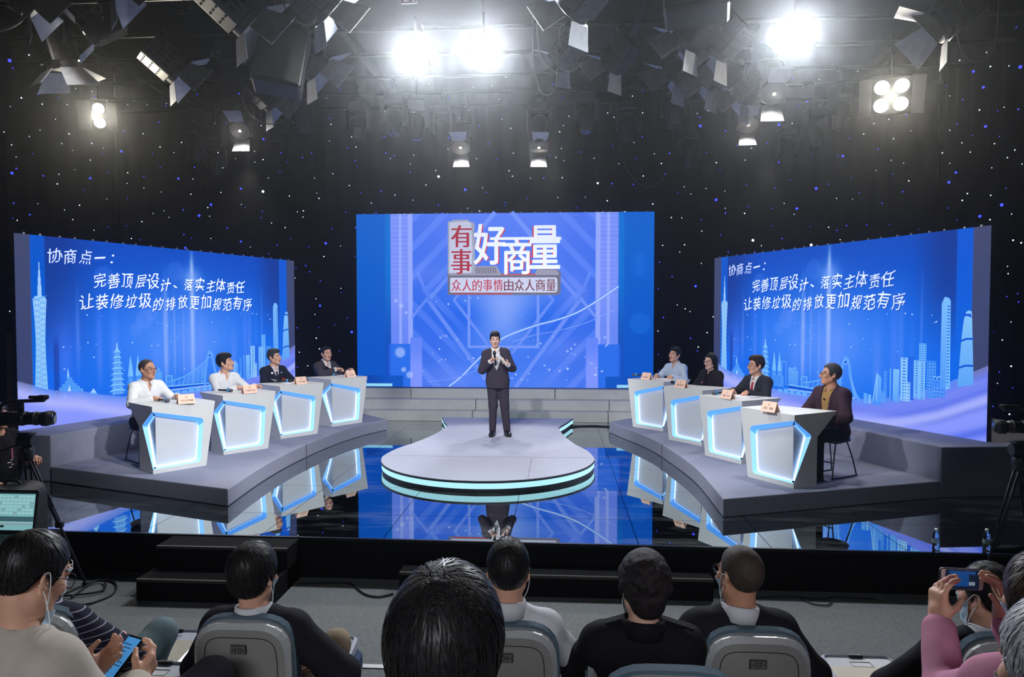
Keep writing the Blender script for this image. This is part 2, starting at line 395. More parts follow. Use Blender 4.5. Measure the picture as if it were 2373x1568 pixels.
# ---------------------------------------------------------------- LED screens
def led_mat():
    m = bpy.data.materials.new('led_screen'); m.use_nodes = True; nt = m.node_tree; b = nt.nodes['Principled BSDF']
    b.inputs['Base Color'].default_value = (.002, .002, .003, 1); b.inputs['Roughness'].default_value = .55; b.inputs['Specular IOR Level'].default_value = .03
    a = nt.nodes.new('ShaderNodeAttribute'); a.attribute_name = 'art'; nt.links.new(a.outputs['Color'], b.inputs['Emission Color'])
    b.inputs['Emission Strength'].default_value = 1.0; m.cycles.emission_sampling = 'NONE'; return m
LED = led_mat()
class Art:
    """picture shown by a screen: a fine grid of coloured cells plus crisp shapes, all one mesh"""
    def __init__(s, w, h, nx, ny, fn):
        s.w, s.h = w, h; S, T = np.meshgrid(np.linspace(0, 1, nx+1), np.linspace(0, 1, ny+1)); s.fn = fn
        s.v = [np.stack([S.ravel()*w, 0*S.ravel(), T.ravel()*h], 1)]; s.c = [fn(S.ravel(), T.ravel())]
        i = np.arange(nx*ny); q = i//nx*(nx+1)+i % nx; s.f = np.stack([q, q+1, q+nx+2, q+nx+1], 1).tolist(); s.n = (nx+1)*(ny+1); s.lay = .002
    def poly(s, P, col, lay=None, col2=None, blend=None):
        """P in screen fractions; col sRGB (col2: upper colour); blend mixes with what lies below"""
        P = np.asarray(P, float); k = len(P); s.lay += .00002
        s.v.append(np.stack([P[:, 0]*s.w, np.full(k, -(lay or s.lay)), P[:, 1]*s.h], 1))
        c = np.tile(np.asarray(col, float), (k, 1))
        if col2 is not None:
            t = (P[:, 1]-P[:, 1].min())/max(1e-6, np.ptp(P[:, 1])); c = c*(1-t[:, None])+np.asarray(col2, float)*t[:, None]
        if blend is not None: c = s.fn(P[:, 0], P[:, 1])*(1-blend)+c*blend
        s.c.append(c); s.f.append(list(range(s.n, s.n+k))); s.n += k
    def rect(s, x0, x1, y0, y1, col, **k): s.poly([(x0, y0), (x1, y0), (x1, y1), (x0, y1)], col, **k)
    def line(s, P, wd, col, **k):
        P = np.asarray(P, float)*np.array([s.w, s.h]); 
        for i in range(len(P)-1):
            d = P[i+1]-P[i]; L = np.linalg.norm(d)
            if L < 1e-6: continue
            n = np.array([-d[1], d[0]])/L*wd/2; e = d/L*wd*.25
            w0 = wd if not hasattr(wd, '__len__') else wd[i]
            q = np.array([P[i]-e-n, P[i+1]+e-n, P[i+1]+e+n, P[i]-e+n])/np.array([s.w, s.h]); s.poly(q, col, **k)
    def disc(s, x, y, r, col, n=12, **k):
        a = np.arange(n)*2*PI/n; s.poly(np.stack([x+r/s.w*np.cos(a), y+r/s.h*np.sin(a)], 1), col, **k)
    def build(s, parent):
        o = mesh_obj('display', np.concatenate(s.v), s.f, LED, parent); me = o.data
        c = lin(np.clip(np.concatenate(s.c), 0, 255)); at = me.attributes.new('art', 'FLOAT_COLOR', 'POINT')
        at.data.foreach_set('color', np.concatenate([c, np.ones((len(c), 1))], 1).astype(np.float32).ravel()); return o
def sstep(a, b, x): t = np.clip((x-a)/(b-a), 0, 1); return t*t*(3-2*t)
def gs(x, c, w): return np.exp(-((x-c)/w)**2)
RIBX = [0, .05, .087, .16, .22, .29, .36, .5, .63, .734, .80, .88, 1.0]; RIBY = [.25, .212, .186, .168, .135, .108, .098, .096, .108, .14, .176, .232, .352]
def side_fn(s, t):
    n = len(s); g = lambda c: np.tile(np.array(c, float), (n, 1)); mix = lambda a, b, k: a*(1-k[:, None])+np.array(b, float)*k[:, None]
    c = mix(g((2, 98, 234)), (4, 74, 194), sstep(.35, 1.0, t))
    c = mix(c, (18, 52, 140), .8*sstep(.25, .08, s)*sstep(.2, .6, t)); c = mix(c, (18, 52, 140), .75*sstep(.78, .9, s)*sstep(.3, .75, t))
    c = mix(c, (92, 148, 255), .85*gs(s, .5, .30)*gs(t, .42, .34)); c = mix(c, (60, 110, 245), .45*gs(s, .12, .05)*gs(t, .42, .2))
    for (a, w, t0, t1, k, col) in [(.122, .022, .15, .62, .45, (95, 140, 255)), (.157, .005, .2, .86, .5, (110, 150, 255)), (.218, .011, .12, .78, .62, (88, 132, 250)), (.264, .016, .12, .74, .68, (86, 136, 252)),
                               (.432, .010, .1, .95, .75, (150, 178, 255)), (.40, .02, .1, .6, .4, (110, 150, 255)), (.463, .002, .12, .9, .75, (150, 180, 255)), (.497, .002, .12, .8, .6, (140, 175, 255)),
                               (.531, .008, .1, 1.0, .9, (168, 196, 255)), (.56, .03, .1, .8, .45, (110, 150, 255)), (.515, .03, .1, .75, .4, (110, 150, 255)), (.70, .017, .1, .66, .6, (96, 140, 252)), (.752, .015, .1, .85, .45, (90, 134, 250)),
                               (.772, .010, .1, .86, .45, (100, 140, 250)), (.83, .003, .1, .93, .5, (105, 145, 250)), (.805, .01, .2, .7, .25, (100, 140, 250))]:
        e = np.clip(1.25-np.abs(s-a)/w*1.1, 0, 1) if w > .009 else np.exp(-((s-a)/w)**2)
        c = mix(c, col, k*e*sstep(t1, t1-.45, t)*sstep(t0-.05, t0+.25, t))
    c = mix(c, (200, 222, 255), .9*gs(s, .531, .006)*gs(t, .84, .13)); c = mix(c, (130, 170, 255), .75*gs(s, .531, .035)*gs(t, .82, .07))
    for (a, b, r, k) in [(.36, .56, .028, .3), (.33, .5, .02, .22), (.385, .59, .02, .2), (.235, .8, .03, .2), (.60, .42, .04, .15), (.47, .86, .03, .2)]:
        c = mix(c, (110, 150, 255), k*sstep(r*1.15, r*.85, np.hypot(s-a, (t-b)*.48)))
    c = mix(c, (24, 22, 96), ((s > .09) & (s < .106)).astype(float)*.35*sstep(.5, .4, t))
    c = np.where(((s > .036) & (s < .074))[:, None], mix(g((0, 104, 226)), (0, 86, 206), sstep(.2, 1, t)), c)
    c = np.where(((s > .921) & (s < .960))[:, None], mix(g((10, 104, 232)), (10, 88, 214), sstep(.2, 1, t)), c)
    c = np.where(((s <= .036) | (s >= .960))[:, None], mix(g((56, 66, 112)), (66, 74, 112), t), c)
    rb = np.interp(s, RIBX, RIBY)
    dd = rb-t; rib = mix(g((156, 166, 255)), (128, 146, 254), sstep(.0, .12, dd)*.7)
    for (off, w, k, a, b) in [(.03, .012, .5, .0, .3), (.075, .02, .55, .62, .8), (.12, .018, .7, .75, .9), (.20, .025, .6, .7, .9), (.27, .03, .7, .8, .95), (.05, .02, .35, .2, .5)]:
        rib = mix(rib, (60, 88, 224), k*gs(dd, off*(.5+s), w)*sstep(a, b, s))
    rib = mix(rib, (182, 190, 255), .7*gs(dd, .10*(.6+s), .03)+.7*gs(dd, .01, .012)); rib = mix(rib, (140, 150, 254), .4*sstep(.3, .0, s)*sstep(.05, .2, dd))
    k = np.clip((rb-t)/.006+.5, 0, 1); return c*(1-k[:, None])+rib*k[:, None]
def side_art():
    A = Art(5.45, 2.64, 280, 150, side_fn); r = random.Random(3)
    LB, MBL, DB = (112, 186, 255), (72, 148, 250), (8, 88, 222)
    def bld(x0, x1, y0, y1, col=MBL, col2=None, rows=0, cols=0, wcol=DB, edge=None):
        A.rect(x0, x1, y0, y1, col, col2=col2, blend=.92)
        for i in range(cols):
            for j in range(rows):
                a = x0+(x1-x0)*(i+.3)/cols; b = y0+(y1-y0)*(j+.4)/rows; A.rect(a, a+(x1-x0)*.4/cols, b, b+(y1-y0)*.35/rows, wcol, blend=.55)
        if edge: A.line([(x0, y0), (x0, y1), (x1, y1), (x1, y0)], .014, edge)
    # broadcast tower with a lattice waist
    prof = [(.0170, .17), (.0150, .26), (.0128, .36), (.0120, .45), (.0132, .54), (.0156, .62), (.0174, .668)]; cx = .0585
    left = [(cx-w, y) for w, y in prof]; right = [(cx+w, y) for w, y in prof][::-1]
    A.poly(left+[(cx-.012, .684), (cx, .69), (cx+.012, .684)]+right, (112, 184, 252), col2=(150, 205, 255))
    for j in range(34):
        y = .18+j*.0145; w = np.interp(y, [p[1] for p in prof], [p[0] for p in prof]); sg = 1 if j % 2 else -1
        A.line([(cx-w*sg, y), (cx+w*sg, y+.03)], .010, (70, 150, 245))
    for k in range(-3, 4): A.line([(cx+k*.0042*np.interp(y, [.17, .45, .668], [1.1, .8, 1.15]), y) for y in (.19, .3, .45, .57, .665)], .007, (168, 214, 255))
    for y0, y1, w in ((.685, .74, .005), (.74, .785, .0036), (.785, .82, .0024), (.82, .862, .0012)): A.rect(cx-w, cx+w, y0, y1, (160, 205, 255))
    # statue on a stepped mound
    for w, y0, y1 in ((.037, .15, .185), (.028, .185, .20), (.020, .20, .216), (.012, .216, .232), (.007, .232, .25)): A.rect(.131-w, .131+w, y0, y1, (84, 158, 250), blend=.9)
    A.poly([(.1245, .25), (.131, .25), (.130, .275), (.1285, .29), (.1272, .302), (.1258, .287), (.1252, .27)], (140, 200, 255))
    A.poly([(.122, .155), (.127, .155), (.129, .178), (.131, .155), (.136, .155), (.131, .208)], (190, 226, 255))
    for i in range(6): A.rect(.1+i*.01, .1035+i*.01, .155, .165, (120, 186, 255))
    A.rect(.188, .206, .135, .155, LB); A.rect(.190, .204, .155, .163, (170, 215, 255)); A.disc(.197, .168, .02, (150, 205, 255))
    # pagoda of eight upswept roofs
    for k in range(8):
        y = .128+k*.0318; w = .0270-.0021*k; cx2 = .2695
        A.rect(cx2-w*.72, cx2+w*.72, y, y+.02, (66, 144, 248)); A.rect(cx2-w*.5, cx2+w*.5, y+.004, y+.014, (150, 206, 255)); A.rect(cx2-w*.4, cx2+w*.4, y+.006, y+.012, (66, 144, 248))
        A.poly([(cx2-w, y+.017), (cx2-w*.6, y+.020), (cx2+w*.6, y+.020), (cx2+w, y+.017), (cx2+w*.55, y+.032), (cx2-w*.55, y+.032)], (128, 196, 255))
    A.poly([(.2645, .382), (.2745, .382), (.2695, .415)], (150, 206, 255)); A.rect(.268, .271, .40, .425, (170, 214, 255))
    # twin-spired church and blocks
    for x in (.311, .335): A.poly([(x-.0085, .225), (x+.0085, .225), (x+.007, .262), (x, .352), (x-.007, .262)], (120, 190, 255)); A.rect(x-.0085, x+.0085, .14, .226, (72, 148, 250)); A.rect(x-.003, x+.003, .17, .205, (150, 205, 255))
    A.rect(.30, .355, .125, .20, (66, 142, 248)); A.line([(.346, .14), (.346, .29), (.364, .29), (.364, .14)], .012, (110, 170, 255))
    for x0, x1, y in ((.374, .386, .245), (.386, .40, .255), (.40, .416, .24)):
        bld(x0, x1, .13, y, (84, 158, 250), (110, 178, 255), 7, 2)
    A.poly([(.374, .245), (.381, .262), (.386, .245)], LB); A.poly([(.396, .252), (.404, .264), (.41, .245)], LB)
    bld(.430, .452, .13, .208, (60, 136, 246), None, 5, 3, (120, 186, 255), LB)
    # arch bridge, deck and cables
    A.rect(.375, .63, .112, .122, (150, 190, 255)); A.rect(.375, .60, .122, .146, (6, 84, 216)); A.line([(.375, .146), (.62, .134)], .022, (120, 186, 255))
    a = [(.575, .12), (.578, .2), (.583, .275), (.590, .325), (.598, .342), (.606, .325), (.611, .28), (.617, .22), (.630, .15), (.646, .11)]
    a = catmull(a, 4); A.line(a, .05, (92, 160, 252)); A.disc(.5965, .318, .042, (120, 184, 255)); A.disc(.5965, .318, .026, (20, 96, 228))
    for k in range(9):
        y = .28-k*.012; A.line([(.586-.001*k, y), (.47+k*.012, .14)], .009, (100, 168, 252)); A.line([(.607+.003*k, y-.02), (.628+k*.0012, .12)], .009, (100, 168, 252))
    A.line([(.438, .17), (.50, .195), (.55, .245), (.585, .29)], .02, (104, 172, 254))
    for k in range(7): x = .455+k*.018; A.line([(x, .14), (x+.006, .175+.012*k)], .014, (104, 172, 254))
    for k in range(11): x = .33+k*.026; h = .018+.022*r.random(); bld(x, x+.02, .088, .088+h, (104, 176, 255))
    # blocks of the new town
    A.poly([(.688, .10), (.702, .273), (.716, .248), (.716, .10)], (70, 146, 250), col2=(110, 178, 255)); A.line([(.69, .12), (.702, .272), (.702, .12)], .014, (140, 196, 255))
    bld(.722, .734, .12, .290, (62, 138, 248), None, 9, 1, (120, 186, 255)); bld(.742, .770, .13, .302, (90, 164, 252), (130, 196, 255)); bld(.745, .752, .13, .302, (46, 120, 240))
    bld(.660, .672, .10, .155, (96, 170, 254)); bld(.675, .684, .1, .15, (120, 190, 255)); bld(.716, .73, .12, .18, (90, 164, 252), None, 4, 2)
    bld(.774, .794, .14, .366, (128, 196, 255), (150, 208, 255), 14, 1); bld(.797, .813, .15, .373, (30, 100, 230)); bld(.812, .844, .16, .357, (116, 188, 255), (136, 200, 255), 16, 2)
    bld(.826, .846, .35, .444, (110, 182, 255), None, 8, 3); bld(.848, .873, .17, .358, (76, 152, 250), None, 12, 3); bld(.785, .803, .14, .24, (150, 208, 255), None, 6, 2)
    bld(.866, .898, .18, .27, (60, 136, 248), None, 5, 4, (150, 205, 255))
    for k in range(3): A.disc(.8715+k*.0105, .275, .03, (110, 182, 255)); A.disc(.8715+k*.0105, .272, .018, (20, 92, 226))
    A.poly([(.884, .22), (.885, .645), (.892, .676), (.903, .672), (.908, .655), (.910, .23)], (78, 152, 250), col2=(124, 190, 255)); A.poly([(.899, .22), (.899, .66), (.908, .655), (.910, .23)], (120, 190, 255))
    for j in range(26): A.rect(.9, .907, .24+j*.0155, .246+j*.0155, (54, 128, 244), blend=.6)
    q = catmull([(.929, .24), (.933, .36), (.937, .48), (.943, .58), (.950, .607), (.958, .606), (.961, .59), (.964, .46), (.967, .33), (.968, .26)], 4)
    A.poly(q, (92, 164, 250), col2=(134, 198, 255)); A.poly([(.940, .578), (.945, .594), (.958, .594), (.961, .575), (.95, .584)], (24, 84, 214))
    for y in (.335, .462): A.line([(.932+.01*(y-.3), y), (.948, y+.012), (.966-.006*(y-.3), y+.014)], .026, (20, 88, 216))
    for i in range(46): A.disc(r.uniform(.1, .9), r.uniform(.12, .6), r.choice((.006, .008, .012)), (170, 200, 255))
    # the ribbon in front of the skyline
    X = np.linspace(0, 1, 70); Yr = np.interp(X, RIBX, RIBY)
    for i in range(len(X)-1):
        A.poly([(X[i], Yr[i]-.05), (X[i+1], Yr[i+1]-.05), (X[i+1], Yr[i+1]), (X[i], Yr[i])], (150, 150, 255), blend=0., lay=.0042)
    return A
def brush(rows, w, h, depth):
    """lines of hand-brushed characters: (text, s0, s1, t0, t1, sizes)"""
    r = random.Random(11); V = []; F = []
    for txt, s0, s1, t0, t1 in rows:
        k = len(txt); cw = (s1-s0)/k
        for i, ch in enumerate(txt):
            sc = r.uniform(.88, 1.07); cx = s0+cw*(i+.5); cy = (t0+t1)/2+r.uniform(-.010, .010); hw = cw*.46*sc; hh = (t1-t0)/2*sc
            if ch == '：': hw = .006; hh *= .6; cy -= .004; cx -= cw*.1
            if ch == '、': hw = .008; hh *= .24; cy -= .012; cx -= cw*.2
            if ch == '一': hh = .008; hw *= .95
            v, f = fit(ch, cx-hw, cx+hw, cy-hh, cy+hh, .20, r.uniform(-.02, .07) if ch not in '：、' else 0)
            if ch not in '：、': q = (v-[cx, cy])/[hw, hh]; ph = r.uniform(0, 6); v = v+np.stack([hw*.10*np.sin(2.6*q[:, 1]+ph)+hw*.05*q[:, 0]*q[:, 1], hh*(.09*np.sin(2.2*q[:, 0]+ph*2)+.06*q[:, 0])], 1)
            b = len(V); V += [(x*w, -depth, y*h) for x, y in v]; F += [tuple(b+j for j in q) for q in f]
    return V, F
LET = M('lit_white_lettering', (220, 235, 255), em=(214, 230, 255), es=1.0, var=0)
LETD = M('dark_blue_lettering_edge', (20, 40, 140), em=(30, 74, 190), es=.8, var=0)
CAB = M('black_screen_cabinet', (22, 22, 26), .6, .3)
def cabinet(t, w, h, n):
    m = MB(); m.box((w/2, .045, h/2), (w, .08, h)); m.mat(1)
    for i in range(n):
        for d in (-.1, .1): m.box((w*(i+.5)/n+d*w/n*2.2, .03, h+.012), (.028, .03, .026))
    m.build('cabinet', (CAB, M('steel_pins', (190, 190, 195), .3, .8)), t)
SA = side_art(); _side = None; _sl = None
for side, loc, d in (('left', (-6.151, 9.046, 1.0), (1.894, 5.202)), ('right', (4.072, 14.004, 1.0), (2.183, -4.875))):
    t = thing('led_screen', 'blue LED wall %s' % ('standing left of the stage behind the panel with the police officer' if side == 'left' else 'standing right of the stage behind the panel with the long-haired woman'), 'screen', loc, math.atan2(d[1], d[0]), 'angled LED side screens')
    cabinet(t, 5.45, 2.64, 11)
    if _side is None:
        _side = SA.build(t)
        rows = [('协商点一：', .079, .285, .862, .942), ('完善顶层设计、落实主体责任', .200, .752, .738, .824), ('让装修垃圾的排放更加规范有序', .160, .785, .618, .704)]
        _sl = []
        for q in rows:
            V, F = brush([q], 5.45, 2.64, .0062); n_ = len(V); V2 = [(x+.012, y+.0006, z-.012) for x, y, z in V]
            _sl.append(mesh_obj('lettering', V+V2, F+[tuple(i+n_ for i in g_) for g_ in F], (LET, LETD), t, [0]*len(F)+[1]*len(F)))
    else:
        for s_ in [_side]+_sl: o = s_.copy(); COL.objects.link(o); o.parent = t

# centre screen
def main_fn(s, t):
    n = len(s); g = lambda c: np.tile(np.array(c, float), (n, 1)); mix = lambda a, b, k: a*(1-k[:, None])+np.array(b, float)*k[:, None]
    u = np.minimum(s, 1-s); c = mix(g((44, 108, 238)), (86, 126, 246), sstep(.45, 1., t)); c = mix(c, (84, 134, 250), .75*sstep(.25, .0, t)); c = mix(c, (96, 130, 248), .35*sstep(.5, .2, u)*sstep(.1, .3, u))
    c = mix(c, (152, 178, 255), .95*gs(s, .5, .13)*gs(t, .44, .20)); c = mix(c, (16, 92, 232), .7*gs(s, .36, .1)*gs(t, .4, .12)+.7*gs(s, .64, .1)*gs(t, .38, .12))
    c = mix(c, (120, 145, 252), .55*gs(s, .23, .07)*gs(t, .66, .07)+.6*gs(s, .75, .05)*gs(t, .55, .14)+.5*gs(s, .72, .08)*gs(t, .22, .08)+.5*gs(s, .3, .09)*gs(t, .06, .07))
    x = np.abs(s-.5)*6.24; z = t*3.65
    d1 = np.mod(x*.72+z*.70, .42); d2 = np.mod(x*.72-z*.70+10, .42); up = z > 2.0
    st = np.where(up, sstep(.0, .02, d1)*sstep(.16, .14, d1), sstep(.0, .02, d2)*sstep(.16, .14, d2))
    c = mix(c, (104, 140, 250), .42*st*sstep(.6, 1.2, x)); c = mix(c, (34, 90, 222), .25*(1-st)*sstep(.8, 1.6, x))
    hl = .5+.5*np.sin(t*330); c = mix(c, (60, 100, 230), .12*hl*sstep(.7, .9, t))
    # side columns
    colm = (u > .118) & (u < .192) & (t > .251); cc = mix(g((104, 136, 248)), (126, 150, 252), sstep(.3, .6, t)); cc = mix(cc, (90, 122, 240), .5*(np.mod(t*3.65, .09) < .02)*sstep(.5, .6, t))
    cc = mix(cc, (156, 176, 255), ((np.abs(u-.149) < .005) | (np.abs(u-.184) < .007)).astype(float)*.8)
    c = np.where(colm[:, None], cc, c)
    ped = (u > .182) & (u < .222) & (t < .285); c = np.where(ped[:, None], mix(g((126, 150, 255)), (98, 134, 250), sstep(.1, .25, t)), c)
    tl = (u > .098) & (u <= .118); c = np.where(tl[:, None], mix(g((10, 80, 190)), (0, 112, 212), sstep(.2, .7, t)), c)
    bx = (u > .10) & (u < .182) & (t < .251); c = np.where(bx[:, None], mix(g((40, 110, 236)), (14, 70, 190), sstep(.12, .1, u)*1.), c)
    bx = (u < .159) & (t < .064) & (u > .03); c = np.where(bx[:, None], mix(g((0, 66, 170)), (8, 84, 196), sstep(.03, .12, u)), c)
    ou = u <= .098; oc = mix(g((0, 84, 200)), (0, 96, 206), sstep(.1, .9, t)); oc = mix(oc, (20, 110, 222), .6*gs(s, .953, .02)*sstep(.05, .03, np.hypot(s-.953, (t-.70)*.6)/1.)+.5*sstep(.04, .03, np.hypot(s-.955, (t-.37)*.58)))
    c = np.where((ou & ~bx)[:, None], oc, c)
    gl = ((s > .0) & (s < .121) | (s > .879)) & (np.abs(t-.012) < .007); c = np.where(gl[:, None], g((150, 220, 255)), c)
    for a, b, r in ((.135, .50, .006), (.152, .47, .008), (.17, .43, .005), (.148, .2, .018), (.18, .07, .012), (.16, .1, .009)): c = mix(c, (190, 205, 255), .65*sstep(r*1.2, r*.7, np.hypot(s-a, (t-b)*.585)))
    return c
MW, MH = 6.24, 3.65; A = Art(MW, MH, 320, 190, main_fn); r = random.Random(5)
LN = (116, 150, 252)
for sg in (1, -1):
    X = lambda s_: .5+sg*(s_-.5)
    A.line([(X(.40), .80), (X(.245), .503), (X(.457), .006)], .085, LN, blend=.75); A.line([(X(.365), .57), (X(.333), .504), (X(.457), .226), (X(.47), .20)], .06, LN, blend=.75)
    A.line([(X(.47), 1.), (X(.40), .86)], .09, (126, 156, 252), blend=.7); A.line([(X(.25), .53), (X(.19), .40)], .06, LN, blend=.5); A.line([(X(.21), .66), (X(.25), .50)], .06, LN, blend=.4)
    A.rect(min(X(.379), X(.388)), max(X(.379), X(.388)), .234, .60, (128, 158, 255), blend=.8)
A.rect(.379, .621, .226, .242, (128, 158, 255), blend=.8)
# sweeping threads of light
sw = catmull([(.316, .005), (.36, .065), (.408, .15), (.482, .264), (.531, .31), (.615, .36), (.685, .392), (.751, .435), (.82, .505), (.883, .579)], 8)
A.line(sw, .06, (96, 150, 255), blend=.55); A.line(sw, .022, (196, 220, 255)); A.line(catmull([(.53, .262), (.6, .30), (.70, .335), (.78, .375), (.883, .455)], 6), .018, (140, 172, 255), blend=.7)
A.line(catmull([(.24, .03), (.33, .05), (.40, .09), (.46, .13)], 6), .02, (130, 165, 255), blend=.5)
for i in range(60):
    x = r.uniform(.2, .86); y = r.uniform(.03, .30) if r.random() < .8 else r.uniform(.3, .7); A.disc(x, y, r.choice((.012, .015, .02, .028)), (176, 198, 255), blend=r.uniform(.5, 1))
t = thing('led_screen', 'large centre LED wall showing the red and white show title', 'screen', (-3.205, 14.9, 1.02))
cabinet(t, MW, MH, 12); A.build(t)
m = MB(); m.box((MW/2, .0, -.012), (MW, .1, .02)); m.build('bottom_rail', M('blue_lit_rail', (70, 76, 120), .5), t)  # step-top strip, the screen's blue light put into its colour
def emat(n, c, k=1.): return M(n, c, em=c, es=k, var=0)
SIL, SILD, RED, REDD, GUN, GUN2 = emat('title_silver', (226, 232, 240)), emat('title_silver_shade', (150, 156, 172)), emat('title_red', (190, 44, 62)), emat('title_dark_red', (122, 34, 48)), emat('title_gunmetal', (98, 98, 114)), emat('title_gunmetal_light', (142, 140, 158))
def P2(P, d, mb, i): mb.mat(i); k = len(P); mb.add([(x*MW, -d, y*MH) for x, y in P], [tuple(range(k))])
pl = MB()
P2([(.312, .533), (.683, .531), (.692, .545), (.692, .66), (.68, .678), (.612, .680), (.606, .655), (.492, .655), (.478, .697), (.312, .70)], .006, pl, 0)      # gunmetal slab
P2([(.316, .700), (.478, .697), (.492, .652), (.606, .652), (.612, .676), (.676, .674), (.686, .66), (.686, .645), (.316, .645)], .0065, pl, 1)
P2([(.320, .547), (.676, .546), (.681, .556), (.681, .622), (.675, .632), (.320, .632)], .007, pl, 2)                                                      # silver strip
P2([(.313, .955), (.325, .955), (.331, .963), (.38, .964), (.388, .952), (.4, .948), (.404, .93), (.401, .87), (.407, .845), (.404, .80), (.404, .70), (.398, .655), (.313, .655)], .0068, pl, 3)
P2([(.318, .948), (.33, .951), (.378, .953), (.392, .944), (.396, .80), (.392, .66), (.318, .66)], .0072, pl, 2)
for k in range(9): P2([(.41+k*.008, .655), (.414+k*.008, .655), (.418+k*.008-.008, .69), (.414+k*.008-.008, .69)], .0074, pl, 0)
P2([(.33, .536), (.53, .536), (.53, .541), (.33, .541)], .0075, pl, 4); P2([(.49, .646), (.61, .646), (.606, .651), (.494, .651)], .0075, pl, 4)
pl.build('title_plate', (GUN, GUN2, emat('title_silver_strip', (186, 190, 212)), SILD, RED), t)
def gl(mb, ch, x0, x1, y0, y1, d, i):
    v, f = fit(ch, x0, x1, y0, y1); mb.mat(i); mb.add([(x*MW, -d, y*MH) for x, y in v], f)
tl = MB()
for ch, x0, x1, y0, y1, front in (('好', .402, .505, .708, .936, 1), ('商', .499, .592, .652, .85, 1), ('量', .590, .688, .683, .925, 1)):
    for k in range(6): gl(tl, ch, x0-.0012*k-.001 if ch == '量' else x0+.0012*k, (x1-.0012*k if ch == '量' else x1+.0012*k), y0-.002*k*.3, y1-.002*k*.3, .0076+.0002*(6-k), 1)
    for dx, dy in ((0, 0), (.0022, 0), (-.0022, 0), (0, .003), (0, -.003), (.0016, .0022), (-.0016, -.0022)): gl(tl, ch, x0+dx, x1+dx, y0+dy, y1+dy, .0094+dx*.05+dy*.02, 0)
P2([(.455, .862), (.692, .862), (.694, .846), (.455, .846)], .0096, tl, 0)
for ch, y0, y1 in (('有', .806, .932), ('事', .652, .796)):
    for dx in (0, .0016, -.0016): gl(tl, ch, .325+dx, .392+dx, y0, y1, .0090+dx*.1, 2)
tl.build('title_lettering', (SIL, RED, emat('title_crimson', (158, 36, 52))), t)
tl = MB(); txt = '众人的事情由众人商量'
for i, ch in enumerate(txt):
    w = (.677-.323)/len(txt); x = .323+w*i
    for dx in (0, .0009): gl(tl, ch, x+w*.06+dx, x+w*.94+dx, .555, .622, .0084+dx*.1, 0 if i < 5 else 1)
tl.build('subtitle_lettering', (emat('subtitle_red', (168, 40, 58)), emat('subtitle_maroon', (104, 40, 52))), t)
# ---------------------------------------------------------------- panel desks
WHITE = M('white_laminate', (214, 215, 214), .42, spec=.35, var=.02, vs=4)
LBOX = M('white_light_box', (206, 209, 214), .6, spec=.2, var=.01)
RIMU = M('blue_lit_rim', (90, 150, 230), .5, em=(84, 158, 246), es=.85, var=0)
RIML = M('pale_blue_lit_rim', (150, 200, 250), .5, em=(132, 196, 255), es=.85, var=0)
LED_ = M('led_strip', (255, 255, 255), em=(176, 208, 255), es=2.4, var=0, light=True)
LEDB = M('led_strip_blue', (255, 255, 255), em=(110, 170, 255), es=1.6, var=0, light=True)
HD, BEND = .83, .55
def arcc(P, r): return [tuple(p) for p in round_poly(P, r, 4)]
RF = arcc([(0, .766), (.645, .62), (.60, .06), (0, .054)], [0, .05, .05, 0])           # recess on the front, going round from the upper fold
RS = arcc([(0, .054), (.29, .576), (0, .766)], [0, .03, 0])                            # recess on the side, from the lower fold
DP = .045; DQ = DP+.022
RFI = arcc([(DQ, .706), (.600, .572), (.566, .078), (DQ, .070)], [0, .05, .05, 0]); RSI = arcc([(DQ, .070), (.246, .570), (DQ, .706)], [0, .03, 0])
